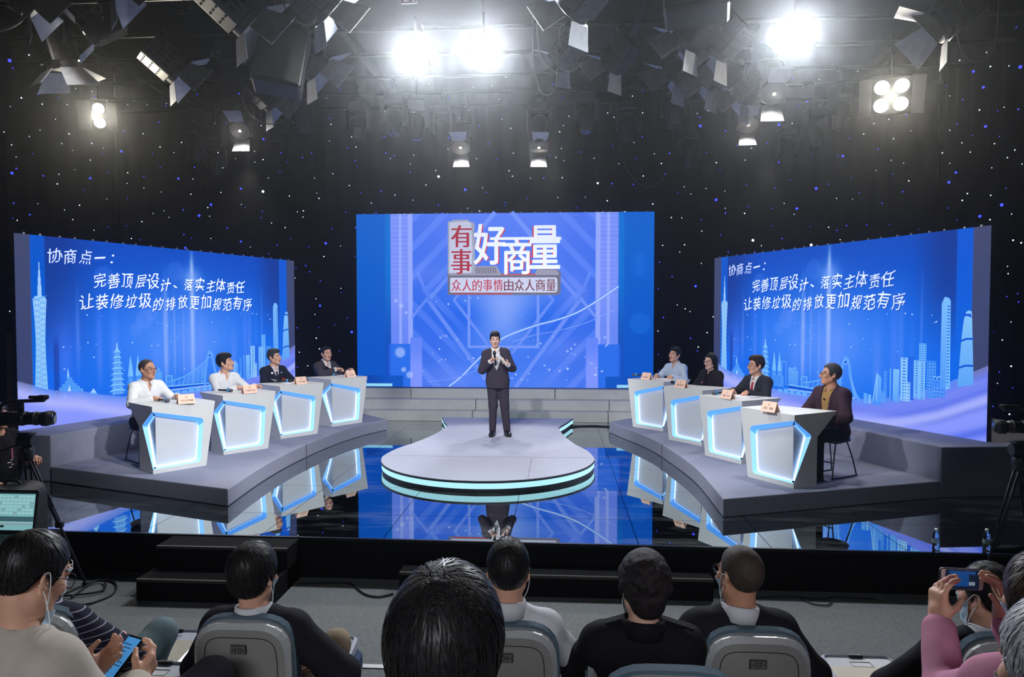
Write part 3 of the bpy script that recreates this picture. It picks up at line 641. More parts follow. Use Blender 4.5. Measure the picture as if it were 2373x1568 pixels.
def desk_meshes(mir):
    sg = -1 if mir else 1; out = []
    def fin(mb, name, mats, smooth=False):
        v = [(x, y*sg, z) for x, y, z in mb.v]; f = [tuple(q[::-1]) for q in mb.f] if mir else mb.f
        out.append((name, v, f, mats, list(mb.mi))); 
    m = MB()
    fr = [(0, 0), (.67, 0), (.80, HD), (0, HD)]+RF
    m.add([(x, 0, z) for x, z in fr], [tuple(range(len(fr)))])
    sd = [(0, 0)]+RS+[(0, HD), (.73, HD), (.385, BEND), (.385, 0)]
    m.add([(0, y, z) for y, z in sd], [tuple(range(len(sd)))])
    m.add([(0, 0, HD), (.80, 0, HD), (.79, .49, HD), (0, .73, HD)], [(0, 1, 2, 3)])
    m.add([(.67, 0, 0), (.67, .30, 0), (.755, .30, BEND), (.79, .49, HD), (.80, 0, HD)], [(0, 1, 2, 3, 4)])
    m.add([(0, .385, 0), (.67, .30, 0), (.755, .30, BEND), (0, .385, BEND)], [(0, 3, 2, 1)])
    m.add([(0, .385, BEND), (.755, .30, BEND), (.79, .49, HD), (0, .73, HD)], [(0, 3, 2, 1)])
    m.add([(0, 0, 0), (.67, 0, 0), (.67, .30, 0), (0, .385, 0)], [(0, 3, 2, 1)]); fin(m, 'body', WHITE)
    m = MB(); m.add([(x, DQ, z) for x, z in RFI], [tuple(range(len(RFI)))[::-1]]); m.add([(DQ, y, z) for y, z in RSI], [tuple(range(len(RSI)))[::-1]]); fin(m, 'light_panel', LBOX)
    for nm, mats in (('lit_rim', (RIMU, RIML)), ('led_strip', (LEDB, LED_))):
        m = MB()
        for P, Q, ax in ((RF, RFI, 0), (RS, RSI, 1)):
            for a, b, c, d in zip(P[:-1], P[1:], Q[:-1], Q[1:]):
                top = (ax == 0 and min(a[1], b[1]) > .55) or (ax == 1 and b[0] < a[0])
                q = [(a[0], 0, a[1]), (b[0], 0, b[1]), (d[0], DP, d[1]), (c[0], DP, c[1])] if nm == 'lit_rim' else [(c[0], DP, c[1]), (d[0], DP, d[1]), (d[0], DQ, d[1]), (c[0], DQ, c[1])]
                if ax: q = [(y, x, z) for x, y, z in q]
                m.mat(0 if top else 1).add(q, [(0, 1, 2, 3)])
        fin(m, nm, mats)
    return out
DESKS = {'L1': (-3.894, 8.372, 53.5), 'L2': (-3.588, 9.584, 51.5), 'L3': (-3.288, 10.873, 52.5), 'L4': (-2.867, 12.10, 55.2),
         'R4': (3.712, 8.145, 122.4), 'R3': (3.457, 9.426, 121.5), 'R2': (3.195, 10.68, 126.5), 'R1': (2.82, 11.985, 132.5)}
who = {'L1': 'the bespectacled man in a white shirt', 'L2': 'the young man in a white shirt', 'L3': 'the police officer', 'L4': 'the man in an open dark suit', 'R1': 'the man in a pale blue shirt', 'R2': 'the long-haired woman', 'R3': 'the man in a red tie', 'R4': 'the man in a plum jacket'}
_proto = {}
def desk_frame(k):
    x, y, a = DESKS[k]; a = R(a); u = np.array([math.cos(a), math.sin(a), 0]); w = np.array([-math.sin(a), math.cos(a), 0])*(1 if k[0] == 'L' else -1); return np.array([x, y, .6]), u, w
def on_desk(k, u, w, z=HD): o, U, Wv = desk_frame(k); p = o+U*u+Wv*w; return (p[0], p[1], .6+z)
for k, (x, y, a) in DESKS.items():
    t = thing('panel_desk', 'white blue-lit desk of %s' % who[k], 'desk', (x, y, .6), R(a), 'glowing panel desks')
    mir = k[0] == 'R'
    if mir not in _proto: _proto[mir] = [mesh_obj(n, v, f, mt, t, mi) for n, v, f, mt, mi in desk_meshes(mir)]
    else:
        for o in _proto[mir]: c = o.copy(); COL.objects.link(c); c.parent = t
# ---------------------------------------------------------------- name cards, microphones, papers
CARD = M('peach_card', (250, 210, 188), .7, spec=.15, var=.02); INK = M('brown_ink', (96, 62, 52), .8, var=0)
CARDS = {'L1': (-3.66, 8.735, 43, '市生态环境局'), 'L2': (-3.365, 9.93, 50, '市城管执法局'), 'L3': (-3.11, 11.28, 53, '市公安交警支队'), 'L4': (-2.684, 12.60, 56, '市住建局'),
         'R1': (2.60, 12.45, -50, '曾春航'), 'R2': (2.962, 11.11, -50, '董冠宏'), 'R3': (3.338, 9.69, -62, '廖 武'), 'R4': (3.525, 8.43, -55, '陈 锻')}
m = MB(); w2, h, d = .103, .118, .052
def cardmesh():
    m = MB(); th = .0025
    for s in (1, -1): m.add([(-w2, -d*s, 0), (w2, -d*s, 0), (w2-.006, 0, h), (-w2+.006, 0, h), (-w2, -d*s+th*s, 0), (w2, -d*s+th*s, 0), (w2-.006, th*s*.2, h-.004), (-w2+.006, th*s*.2, h-.004)], [(0, 1, 2, 3), (7, 6, 5, 4), (0, 3, 7, 4), (1, 5, 6, 2)])
    return m
cproto = None
for k, (x, y, a, txt) in CARDS.items():
    t = thing('name_card', 'peach name card on the desk of %s' % who[k], 'name card', (x, y, .6+HD), R(a), 'name cards on the desks')
    if cproto is None: cproto = cardmesh().build('card', CARD, t)
    else: c = cproto.copy(); COL.objects.link(c); c.parent = t
    m = MB(); n = len(txt); L = .15 if n > 4 else (.11 if n == 4 else .13); sl = math.atan2(d, h)
    def put(v, f): m.add([(x_, -d+z_*math.sin(sl)-.0012, z_*math.cos(sl)) for x_, z_ in v], f)
    v, f = fit(txt, -L/2+.004, L/2+.004, .030, .058 if n != 3 else .062); put(v, f)
    # little round crest above the text
    ring = [(.017*math.cos(q), .094+.011*math.sin(q)) for q in np.linspace(.2, PI-.2, 9)]
    for p, q in zip(ring[:-1], ring[1:]): put([(p[0], p[1]), (q[0], q[1]), (q[0]*.8, q[1]-.002), (p[0]*.8, p[1]-.002)], [(3, 2, 1, 0)])
    put([(-.006, .088), (.006, .088), (.006, .094), (-.006, .094)], [(0, 1, 2, 3)]); put([(-.014, .078), (.014, .078), (.012, .081), (-.012, .081)], [(0, 1, 2, 3)])
    m.build('printed_text', INK, t)
MICB, MICG, MICBAND = M('black_microphone_body', (24, 25, 30), .35, .3), M('steel_mesh', (122, 126, 134), .45, .7, bump=.8, bs=500), M('sky_blue_band', (60, 160, 220), .5)
MICS = {'L1': ((-4.09, 8.90), (-3.935, 8.80), MICG), 'L2': ((-3.86, 10.075), (-3.69, 10.04), MICG), 'L3': ((-3.52, 11.45), (-3.385, 11.50), MICB), 'L4': ((-3.165, 12.745), (-3.01, 12.80), MICG),
        'R1': ((2.60, 13.02), (2.45, 13.07), MICG), 'R2': ((3.06, 11.62), (2.94, 11.68), MICB), 'R3': ((3.40, 10.20), (3.25, 10.13), MICG)}
def microphone(name, label, grille, loc, rot, group=None, band=True):
    t = thing(name, label, 'microphone', loc, rot=rot, group=group)   # lies along +x, head at +x
    R90 = rotm(0, PI/2, 0)
    m = MB(); m.lathe([(.010, -.125), (.0125, -.12), (.0135, -.02), (.018, .05), (.019, .058)], rot=R90, n=14); m.build('handle', MICB, t, True)
    m = MB(); m.lathe([(.019, .058), (.0255, .066), (.027, .078), (.0262, .098), (.019, .116), (.006, .124)], rot=R90, n=16); m.build('grille', grille, t, True)
    if band:
        m = MB(); m.lathe([(.0195, .030), (.0235, .032), (.0245, .05), (.0215, .056)], rot=R90, n=12); m.box((.042, .0, .026), (.018, .016, .02)); m.build('band', MICBAND, t)
    return t
for k, (a, b, g) in MICS.items():
    z = .6+HD+.0255; ang = math.atan2(b[1]-a[1], b[0]-a[0])
    microphone('microphone', 'blue-banded microphone on the desk of %s' % who[k], g, ((a[0]+b[0])/2, (a[1]+b[1])/2, z), (0, 0, ang), 'microphones lying on the desks')
PAPER = M('white_paper', (232, 234, 240), .8, var=.02)
for k, (x, y, a) in {'L4': (-2.93, 12.83, 60), 'R1': (2.93, 12.56, -48), 'R3': (3.62, 9.93, -58), 'L3': (-3.33, 11.44, 50)}.items():
    t = thing('paper_sheets', 'white paper sheets on the desk of %s' % who[k], 'papers', (x, y, .6+HD), R(a), 'papers on the desks')
    m = MB(); m.box((0, 0, .0015), (.29, .2, .003)); m.box((.01, .012, .004), (.29, .2, .002), rotm(0, 0, .08)); m.build('sheet', PAPER, t)
# ---------------------------------------------------------------- stools behind the desks
SEATB, CHROME = M('dark_blue_seat_shell', (30, 36, 66), .45), M('dark_steel_tube', (66, 66, 74), .3, .9)
def make_stool(loc, rz, label):
    t = thing('bar_stool', label, 'stool', loc, rz, 'stools behind the desks')
    m = MB(); m.lathe([(.0, .425), (.17, .425), (.205, .44), (.2, .465), (.16, .46), (.0, .455)], n=20, cap=False); m.build('seat', SEATB, t, True)
    for s in (1, -1):
        P = catmull([(s*.12, -.10, .435), (s*.15, -.17, .22), (s*.17, -.215, .03), (s*.172, -.20, .012), (s*.172, .2, .012), (s*.17, .215, .03), (s*.15, .17, .22), (s*.12, .10, .435)], 4)
        m = MB(); m.tube(P, .0085, 8); m.build('leg_frame', CHROME, t, True)
    m = MB(); m.tube([(-.152, -.178, .19), (.152, -.178, .19)], .007, 8); m.build('foot_rail', CHROME, t, True); return t
# ---------------------------------------------------------------- figures: smooth implicit bodies, meshed once
def unit(v): v = np.asarray(v, float); return v/(np.linalg.norm(v)+1e-12)
class Imp:
    """smooth union / subtraction of tapered limbs, ellipsoids and rounded boxes"""
    def __init__(s): s.p = []; s.disp = None
    def cap(s, a, b, r1, r2=None, k=.015, op=1): s.p.append((0, np.asarray(a, float), np.asarray(b, float), r1, r1 if r2 is None else r2, k, op)); return s
    def ell(s, c, r, Rm=None, k=.015, op=1): s.p.append((1, np.asarray(c, float), np.asarray(r, float), np.eye(3) if Rm is None else np.asarray(Rm, float), 0, k, op)); return s
    def box(s, c, hf, Rm=None, rd=.01, k=.01, op=1): s.p.append((2, np.asarray(c, float), np.asarray(hf, float), np.eye(3) if Rm is None else np.asarray(Rm, float), rd, k, op)); return s
    def half(s, c, n, k=.004, op=-1): s.p.append((3, np.asarray(c, float), unit(n), None, 0, k, op)); return s    # removes the side n points to
    def fun(s, f, k=.004, op=-1): s.p.append((4, f, None, None, 0, k, op)); return s
    @staticmethod
    def one(q, P):
        t = q[0]
        if t == 0:
            a, b, r1, r2 = q[1:5]; ba = b-a; L2 = ba@ba+1e-12; pa = P-a; h = np.clip(pa@ba/L2, 0, 1); d = pa-h[:, None]*ba
            return np.sqrt((d*d).sum(1))-(r1+(r2-r1)*h)
        if t == 1:
            p = (P-q[1])@q[3]; r = q[2]; k0 = np.sqrt(((p/r)**2).sum(1)); k1 = np.sqrt(((p/(r*r))**2).sum(1))+1e-9
            return np.where(k0 < .05, -r.min(), k0*(k0-1)/k1)
        if t == 2:
            p = np.abs((P-q[1])@q[3])-(q[2]-q[4]); m = np.maximum(p, 0); return np.sqrt((m*m).sum(1))+np.minimum(p.max(1), 0)-q[4]
        if t == 3: return -((P-q[1])@q[2])
        return q[1](P)
    def ev(s, P, ids=None):
        d = np.full(len(P), 9.)
        for i in (range(len(s.p)) if ids is None else ids):
            q = s.p[i]; e = s.one(q, P); k = q[5]
            if q[6] == 1: h = np.maximum(k-np.abs(d-e), 0)/k; d = np.minimum(d, e)-h*h*k*.25
            elif q[6] == -1: e = -e; h = np.maximum(k-np.abs(d-e), 0)/k; d = np.maximum(d, e)+h*h*k*.25
            else: d = np.maximum(d, e)
        if s.disp is not None: d = d+s.disp(P)
        return d
    def bounds(s):
        lo, hi = [], []
        for q in s.p:
            if q[6] != 1: continue
            if q[0] == 0: r = max(q[3], q[4]); lo.append(np.minimum(q[1], q[2])-r); hi.append(np.maximum(q[1], q[2])+r)
            elif q[0] in (1, 2): r = np.abs(q[3])@q[2]; lo.append(q[1]-r); hi.append(q[1]+r)
        return np.min(lo, 0)-.03, np.max(hi, 0)+.03
    def mesh(s, h, B=12):
        lo, hi = s.bounds(); nb = np.ceil((hi-lo)/(h*B)).astype(int); N = nb*B+1; G = np.ones(N, np.float32)
        bi = np.stack(np.meshgrid(*[np.arange(n) for n in nb], indexing='ij'), -1).reshape(-1, 3); cen = lo+(bi+.5)*B*h; Rb = B*h*.5*1.74
        E_ = np.stack([s.one(q, cen) for q in s.p], 1); dc = s.ev(cen); un = np.array([q[6] == 1 for q in s.p]); ks = np.array([q[5] for q in s.p])
        mn = E_[:, un].min(1); loc = np.stack(np.meshgrid(*[np.arange(B+1)]*3, indexing='ij'), -1).reshape(-1, 3)
        for j in range(len(bi)):
            i0 = bi[j]*B; sl = tuple(slice(a, a+B+1) for a in i0)
            if abs(dc[j]) > Rb*1.35+.03:
                if dc[j] < 0: G[sl] = np.where(G[sl] == 1, -1, G[sl])
                continue
            ids = [i for i in range(len(s.p)) if (E_[j, i] < mn[j]+2*Rb+3*ks[i]+.01 if un[i] else (E_[j, i] < Rb*1.3+ks[i]+.02 if s.p[i][6] == -1 else True))]
            G[sl] = s.ev(lo+(i0+loc)*h, ids).reshape(B+1, B+1, B+1)
        return surface_net(G, lo, h)
def surface_net(G, lo, h):
    S = G < 0; n = S.shape; c = np.zeros(tuple(x-1 for x in n), np.int8)
    off = [(a, b, d) for a in (0, 1) for b in (0, 1) for d in (0, 1)]
    for a, b, d in off: c += S[a:n[0]-1+a, b:n[1]-1+b, d:n[2]-1+d]
    I = np.stack(np.nonzero((c > 0) & (c < 8)), 1); idx = np.full(c.shape, -1, np.int32); idx[tuple(I.T)] = np.arange(len(I))
    cv = np.stack([G[I[:, 0]+a, I[:, 1]+b, I[:, 2]+d] for a, b, d in off], 1); P = np.zeros((len(I), 3)); W_ = np.zeros(len(I))
    for e in range(8):
        for ax in range(3):
            o = list(off[e])
            if o[ax]: continue
            o[ax] = 1; f = off.index(tuple(o)); a, b = cv[:, e], cv[:, f]; m_ = (a < 0) != (b < 0); t = np.where(m_, a/(a-b+1e-12), 0)
            q = np.tile(np.array(off[e], float), (len(I), 1)); q[:, ax] += t; P += q*m_[:, None]; W_ += m_
    V = lo+(I+P/np.maximum(W_, 1)[:, None])*h; F = []
    for ax in range(3):
        a1, a2 = (ax+1) % 3, (ax+2) % 3; s0 = [slice(None)]*3; s1 = [slice(None)]*3; s0[ax] = slice(0, -1); s1[ax] = slice(1, None)
        for A_, B_ in ((S[tuple(s0)] & ~S[tuple(s1)], 0), (~S[tuple(s0)] & S[tuple(s1)], 1)):
            J = np.stack(np.nonzero(A_), 1); J = J[(J[:, a1] > 0) & (J[:, a2] > 0) & (J[:, a1] < n[a1]-1) & (J[:, a2] < n[a2]-1)]
            if not len(J): continue
            def g(d1, d2): q = J.copy(); q[:, a1] -= d1; q[:, a2] -= d2; return idx[tuple(q.T)]
            q = np.stack([g(0, 0), g(1, 0), g(1, 1), g(0, 1)], 1); F.append(q if B_ == 0 else q[:, ::-1])
    F = np.concatenate(F); return V, F[(F >= 0).all(1)]
def fast_mesh(name, V, F, mats, parent, midx=None, label=None):
    me = bpy.data.meshes.new(name); nv, nf = len(V), len(F); me.vertices.add(nv); me.vertices.foreach_set('co', np.asarray(V, np.float32).ravel())
    me.loops.add(nf*4); me.loops.foreach_set('vertex_index', np.asarray(F, np.int32).ravel()); me.polygons.add(nf)
    me.polygons.foreach_set('loop_start', np.arange(0, nf*4, 4, dtype=np.int32)); me.polygons.foreach_set('loop_total', np.full(nf, 4, np.int32))
    for m in (mats if isinstance(mats, (list, tuple)) else [mats]): me.materials.append(m)
    if midx is not None: me.polygons.foreach_set('material_index', np.asarray(midx, np.int32))
    me.polygons.foreach_set('use_smooth', np.ones(nf, bool)); me.update(calc_edges=True)
    o = bpy.data.objects.new(name, me); COL.objects.link(o); o.parent = parent
    if label: o['label'] = label
    return o
def folds(A, sc, seed, stretch=(1, 1, 1)):
    r = np.random.RandomState(seed); K = r.normal(0, 1, (5, 3))*sc*np.array(stretch); ph = r.uniform(0, 6.28, 5); am = r.uniform(.5, 1, 5)
    return lambda P: A*((np.sin(P@K.T+ph)+.5*np.sin(2.1*P@K.T[:, ::-1]+ph))*am).sum(1)/5
def march(f, O, d, n=60, far=.5):
    O = np.asarray(O, float); d = np.asarray(d, float); d = d/np.linalg.norm(d, axis=-1, keepdims=True); t = np.zeros(len(O))
    for _ in range(n): t = t+np.clip(f(O+d*t[:, None]), -.02, .05)*.8
    return O+d*np.minimum(t, far)[:, None]

def ik(a, c, l1, l2, pole):
    a, c = np.asarray(a, float), np.asarray(c, float); d = c-a; L = np.linalg.norm(d); L = min(L, (l1+l2)*.998); u = unit(d); c = a+u*L
    x = (l1*l1-l2*l2+L*L)/(2*L); hgt = math.sqrt(max(l1*l1-x*x, 0)); p = np.asarray(pole, float); p = unit(p-u*(p@u)); return a+u*x+p*hgt, c
def euler_head(yaw, pitch, roll): return rotm(R(pitch), R(roll), R(yaw))       # pitch>0 looks down (face along -Y)

class Figure:
    """a person in a local frame: facing -Y, left hand towards +X, z up from the floor"""
    def __init__(s, root, seat=.47, standing=False, lean=4, side=0, twist=0, yaw=0, pitch=0, roll=0, sc=1., fat=1., wl=None, wr=None, fl=None, fr=None, pl=(.5, .6, -1), pr=(-.5, .6, -1), hl=None, hr=None,
                 knees=None, ankles=None, headback=0., nlen=0., sh=.158):
        s.root = root; s.sc = sc; s.fat = fat; X = np.array([1., 0, 0])
        s.pel = np.array([0, 0, (.93 if standing else seat+.085)*1.]); sp = unit([math.sin(R(side)), -math.sin(R(lean)), math.cos(R(lean))]); s.sp = sp
        s.Rt = rotm(0, 0, R(twist)); xa = s.Rt@X; xa = unit(xa-sp*(xa@sp)); s.xa = xa; s.fw = np.cross(xa, sp)*-1; s.fw = unit(np.cross(sp, xa))*-1
        s.fw = unit(np.cross(xa, sp));                                            # forward is -Y for an untwisted figure
        if s.fw[1] > 0: s.fw = -s.fw
        p = s.pel; s.chest = p+sp*.32*sc; s.N = p+sp*.515*sc; s.shl = p+sp*.438*sc+xa*sh*sc; s.shr = p+sp*.438*sc-xa*sh*sc
        s.HR = euler_head(yaw, pitch, roll); nd = unit(sp*.9+np.array([0, -.18+headback, .35])); s.H = s.N+nd*(.15+nlen)*sc; s.hc = 1.0*sc
        a1, a2 = .285*sc, .255*sc
        s.wl = np.array(wl if wl is not None else (.2, -.3, s.pel[2]+.1), float); s.wr = np.array(wr if wr is not None else (-.2, -.3, s.pel[2]+.1), float)
        s.el, s.wl = ik(s.shl, s.wl, a1, a2, pl); s.er, s.wr = ik(s.shr, s.wr, a1, a2, pr)
        s.hipl, s.hipr = p+X*.09*sc+np.array([0, 0, -.02]), p-X*.09*sc+np.array([0, 0, -.02])
        if standing:
            s.knl, s.knr = np.array([.095, -.015, .49]), np.array([-.10, -.02, .49]); s.anl, s.anr = np.array([.115, .02, .085]), np.array([-.115, .02, .085]); s.fdl, s.fdr = unit([.22, -1, 0]), unit([-.18, -1, 0])
        else:
            kz = seat+.06; s.knl, s.knr = np.array([.12, -.42, kz]), np.array([-.12, -.42, kz]); s.anl, s.anr = np.array([.12, -.40, .085]), np.array([-.12, -.40, .085]); s.fdl = s.fdr = np.array([0, -1., 0])
        if knees is not None: s.knl, s.knr = map(np.array, knees)
        if ankles is not None: s.anl, s.anr = map(np.array, ankles)
        s.hl = hl or dict(); s.hr = hr or dict()
    def hp(s, *v): return s.H+s.HR@(np.array(v, float)*s.hc)           # head-frame point
    def toh(s, P): return ((P-s.H)@s.HR)/s.hc
    def torso(s, I, g=0., k=.06, neck=True, drop=0.):
        f = s.fat; B = np.stack([s.xa, -s.fw, s.sp], 1); p = s.pel; sc = s.sc
        I.ell(p, np.array([.165*f, .122*f, .115])*sc+g, None, k); I.ell(p+s.sp*.15*sc+s.fw*.012*f, np.array([.148*f, .112*f, .15])*sc+g, B, k)
        I.ell(s.chest+s.sp*.0, np.array([.158*(.5+.5*f), .11*(.5+.5*f), .165])*sc+g, B, k)
        I.cap(s.shl-s.xa*.02-s.sp*.02, s.shr+s.xa*.02-s.sp*.02, .050*sc+g, None, k)
        for sh in (s.shl, s.shr): I.cap(s.N-s.sp*.015, sh+s.sp*.010, .046*sc+g*.7, .036*sc+g, .04)
        if neck: I.cap(s.N-s.sp*.03, s.H+s.HR@np.array([0, .018, -.06])*s.hc, .060*sc, .053*sc, .03)
    def arm(s, I, sd, g=0., e=1., k=.025):
        a, b, c = (s.shl, s.el, s.wl) if sd > 0 else (s.shr, s.er, s.wr); sc = s.sc
        I.cap(a-s.sp*.008, b, .047*sc+g, .040*sc+g, .05); I.cap(b, b+(c-b)*e, .041*sc+g, (.041-.014*e)*sc+g, k)
    def legs(s, I, g=0., e=1., k=.03):
        sc = s.sc
        for h, kn, an in ((s.hipl, s.knl, s.anl), (s.hipr, s.knr, s.anr)): I.cap(h, kn, .084*sc+g, .056*sc+g, .05); I.cap(kn, kn+(an-kn)*e, .054*sc+g, .040*sc+g, k)
    def hand(s, I, sd):
        a, c, q = (s.el, s.wl, s.hl) if sd > 0 else (s.er, s.wr, s.hr); sc = s.sc
        f = unit(q.get('f', c-a)); n = np.asarray(q.get('n', (0, 0, -1)), float); n = unit(n-f*(n@f)); l = np.cross(f, n)*(-sd); B = np.stack([l, f, n], 1)
        cu = q.get('curl', .45); I.cap(c-f*.02, c+f*.03, .027*sc, .028*sc, .015); I.box(c+f*.055*sc, np.array([.040, .046, .0145])*sc, B, .0135*sc, .014)
        I.ell(c+f*.035*sc+l*.024*sc+n*.010*sc, np.array([.018, .032, .015])*sc, B, .012)
        for i, (o, L, r) in enumerate(((.030, .074, .0094), (.0105, .081, .0096), (-.0095, .075, .0092), (-.028, .060, .0082))):
            cc = cu[i] if hasattr(cu, '__len__') else cu*(1+.08*i); p = c+(f*.094-f*.006*abs(i-1)+l*o)*sc; d = unit(f+l*o*q.get('spread', 1.5)); t = 0
            for sg, w in ((.46, .9), (.30, 1.15), (.24, .7)):
                t += cc*w; e = d*math.cos(t)+n*math.sin(t); p2 = p+e*L*sg*sc; I.cap(p, p2, r*sc, (r-.0009)*sc, .006); p = p2
        tc = q.get('thumb', .35); p = c+(f*.028+l*.030+n*.006)*sc; d = unit(f*(.62)+l*(.80-tc*.6)+n*(.15+tc*.7)); p2 = p+d*.042*sc; I.cap(p, p2, .0135*sc, .0105*sc, .012)
        d = unit(f*.85+l*(.25-tc*.5)+n*(.2+tc*.6)); I.cap(p2, p2+d*.034*sc, .0102*sc, .0085*sc, .006)
    def head(s, I, chin=1., jaw=1., nose=1.):
        h = s.hc; H = lambda *v: s.hp(*v); E_ = lambda c, r, k=.02, op=1, Rm=None: I.ell(H(*c), np.array(r)*h, s.HR if Rm is None else s.HR@Rm, k, op)
        E_((0, .018, .030), (.0755, .097, .090)); E_((0, -.030, -.030), (.060*jaw, .062, .082), .03); E_((0, -.068, -.098), (.026*chin, .022, .020), .025)
        for sx in (1, -1):
            I.cap(H(sx*.052*jaw, .002, -.055), H(sx*.020, -.062, -.096), .018*h, .016*h, .03); E_((sx*.043, -.062, -.022), (.020, .018, .018), .025)
            E_((sx*.031, -.0985, .004), (.0165, .016, .0105), .014, -1); E_((sx*.031, -.0745, .003), (.0135, .0125, .0125), .003)
            I.cap(H(sx*.012, -.088, .020), H(sx*.046, -.074, .022), .0085*h, .0075*h, .014)
            E_((sx*.0105, -.098, -.034), (.008, .010, .0075), .006)
            Re = rotm(0, R(-8*sx), R(-22*sx)); E_((sx*.079, .016, -.006), (.0085, .019, .031), .006, 1, Re); E_((sx*.086, .012, -.002), (.006, .011, .018), .006, -1, Re); E_((sx*.076, .004, -.03), (.008, .010, .012), .008)
        I.cap(H(0, -.090, .010), H(0, -.112*nose, -.030), .0085*h, .0115*h, .012)
        E_((0, -.090, -.058), (.024, .012, .0065), .007); E_((0, -.089, -.0705), (.020, .0115, .0070), .006); E_((0, -.099, -.0642), (.024, .007, .0018), .004, -1)
    def body(s, skin, h=.005, legs=True, face=None, brow=None):
        I = Imp(); s.torso(I, 0, .05); s.arm(I, 1); s.arm(I, -1)
        if legs: s.legs(I)
        for an, fd in ((s.anl, s.fdl), (s.anr, s.fdr)) if legs else ():
            I.cap(an-np.array([0, 0, .03]), an+fd*.13-np.array([0, 0, .05]), .038, .03, .03)
        s.hand(I, 1); s.hand(I, -1); s.head(I, **(face or {})); s.I = I; V, F = I.mesh(h); s.skinV = V
        q = s.toh(V[F].mean(1)); ax = np.abs(q[:, 0]); fr = (q[:, 1] < -.05)
        lip = fr & (ax < .022) & (q[:, 2] < -.054) & (q[:, 2] > -.077) & (q[:, 1] < -.088); bz = .0265+.004*np.sin(np.clip((ax-.014)/.038, 0, 1)*2.6)
        br = fr & (ax > .013) & (ax < .052) & (np.abs(q[:, 2]-bz) < .0042); ey = fr & (((ax-.031)/.0135)**2+((q[:, 2]-.003)/.0042)**2 < 1)
        mi = np.zeros(len(F), int); mi[lip] = 1; mi[br] = 2; mi[ey] = 3
        return fast_mesh('body', V, F, (skin, M('lips_'+skin.name, (176, 112, 100), .5), brow or M('dark_eyebrows', (52, 44, 42), .8), M('dark_eyes', (34, 28, 28), .3)), s.root, mi)
    def hair(s, mat, style='short', h=.005, front=.068, thick=.016, nape=-.062, name='hair', top=.006, part=0., seed=1, disp=.0011):
        I = Imp(); hc = s.hc; E_ = lambda c, r, k=.02, op=1: I.ell(s.hp(*c), np.array(r)*hc, s.HR, k, op)
        E_((0, .018, .030+top*.5), (.0755+thick*.75, .097+thick*.7, .090+thick*.8+top*.5)); 
        if style in ('swept', 'parted'): E_((part, -.045, .094), (.056, .048, .020+top), .04); E_((-part*.5, .02, .108), (.060, .075, .018+top), .04)
        if style == 'curly':
            r = random.Random(seed)
            for i in range(150):
                a = r.uniform(0, 2*PI); b = r.uniform(-.55, 1.5); E_((.083*math.cos(a)*math.cos(b), .018+.104*math.sin(a)*math.cos(b), .034+.102*math.sin(b)), (.025, .025, .021), .008)
            E_((0, .062, -.045), (.066, .060, .060), .03)
        if style == 'long':
            for sx in (1, -1): I.cap(s.hp(sx*.066, .022, .03), s.hp(sx*.085, .028, -.19), .034*hc, .030*hc, .04)
            I.cap(s.hp(0, .07, .02), s.hp(0, .085, -.20), .075*hc, .068*hc, .04)
        if style == 'bob':
            for sx in (1, -1): I.cap(s.hp(sx*.066, .02, .03), s.hp(sx*.072, .02, -.075), .034*hc, .030*hc, .04)
            I.cap(s.hp(0, .06, .02), s.hp(0, .065, -.07), .072*hc, .066*hc, .04)
        if style == 'full': E_((0, .045, .050), (.080, .082, .076), .03); E_((0, .06, -.02), (.066, .050, .05), .03)
        I.disp = folds(disp, 230, seed, (1, .35, .35))
        def face(P):
            q = s.toh(P); y, z = q[:, 1], q[:, 2]; x = np.abs(q[:, 0])
            xs = [-.12, -.075, -.055, -.028, -.012, .0, .012, .03, .05, .075, .13] if style in ('long', 'bob', 'bald') else [-.12, -.075, -.055, -.038, -.028, -.012, .002, .012, .03, .05, .075, .13]
            if style == 'long': zs = [front, front, front-.01, -.02, -.14, -.20, -.25, -.25, -.25, -.25, -.25]
            elif style == 'bob': zs = [front, front-.004, front-.03, -.03, -.09, -.10, -.10, -.105, -.105, -.105, -.105]
            elif style == 'bald': zs = [.125, .118, .098, .055, .006, -.004, .028, .024, nape+.02, nape, nape]
            else: zs = [front, front-.002, front-.008, front-.028, .004, -.030, -.028, .024, .020, nape+.03, nape, nape]
            zl = np.interp(y, xs, zs)+ (.006*np.sin(q[:, 0]*55+2*part*60) if style in ('swept', 'short') else 0)*(y < -.03)
            e = (zl-z)*hc
            return -e if style not in ('long', 'bob') else -np.minimum(e, (.066-x+np.clip(y+.02, 0, 1)*9)*hc)
        I.fun(face, .006)
        s.I_hair = I; V, F = I.mesh(h); return fast_mesh(name, V, F, mat, s.root)
    def strands(s, I, mat, n=900, seed=1, L=.075, w=.0016, whorl=(.01, .06, .12), name='hair_strands'):
        """locks of hair combed from the crown over the surface of the hair"""
        r = np.random.RandomState(seed); a = r.normal(0, 1, (n*2, 3)); a /= np.linalg.norm(a, axis=1)[:, None]; a = a[a[:, 2] > -.75][:n]; P = s.H+((a*.17)+np.array([0, .018, .03]))@s.HR.T*s.hc
        P = march(I.ev, P, -(a@s.HR.T), 34, .3); ok = np.abs(I.ev(P)) < .006; P = P[ok]; c = s.hp(*whorl); k = 9; rows = []; e = .0015; jit = r.normal(0, .25, (len(P), 3))
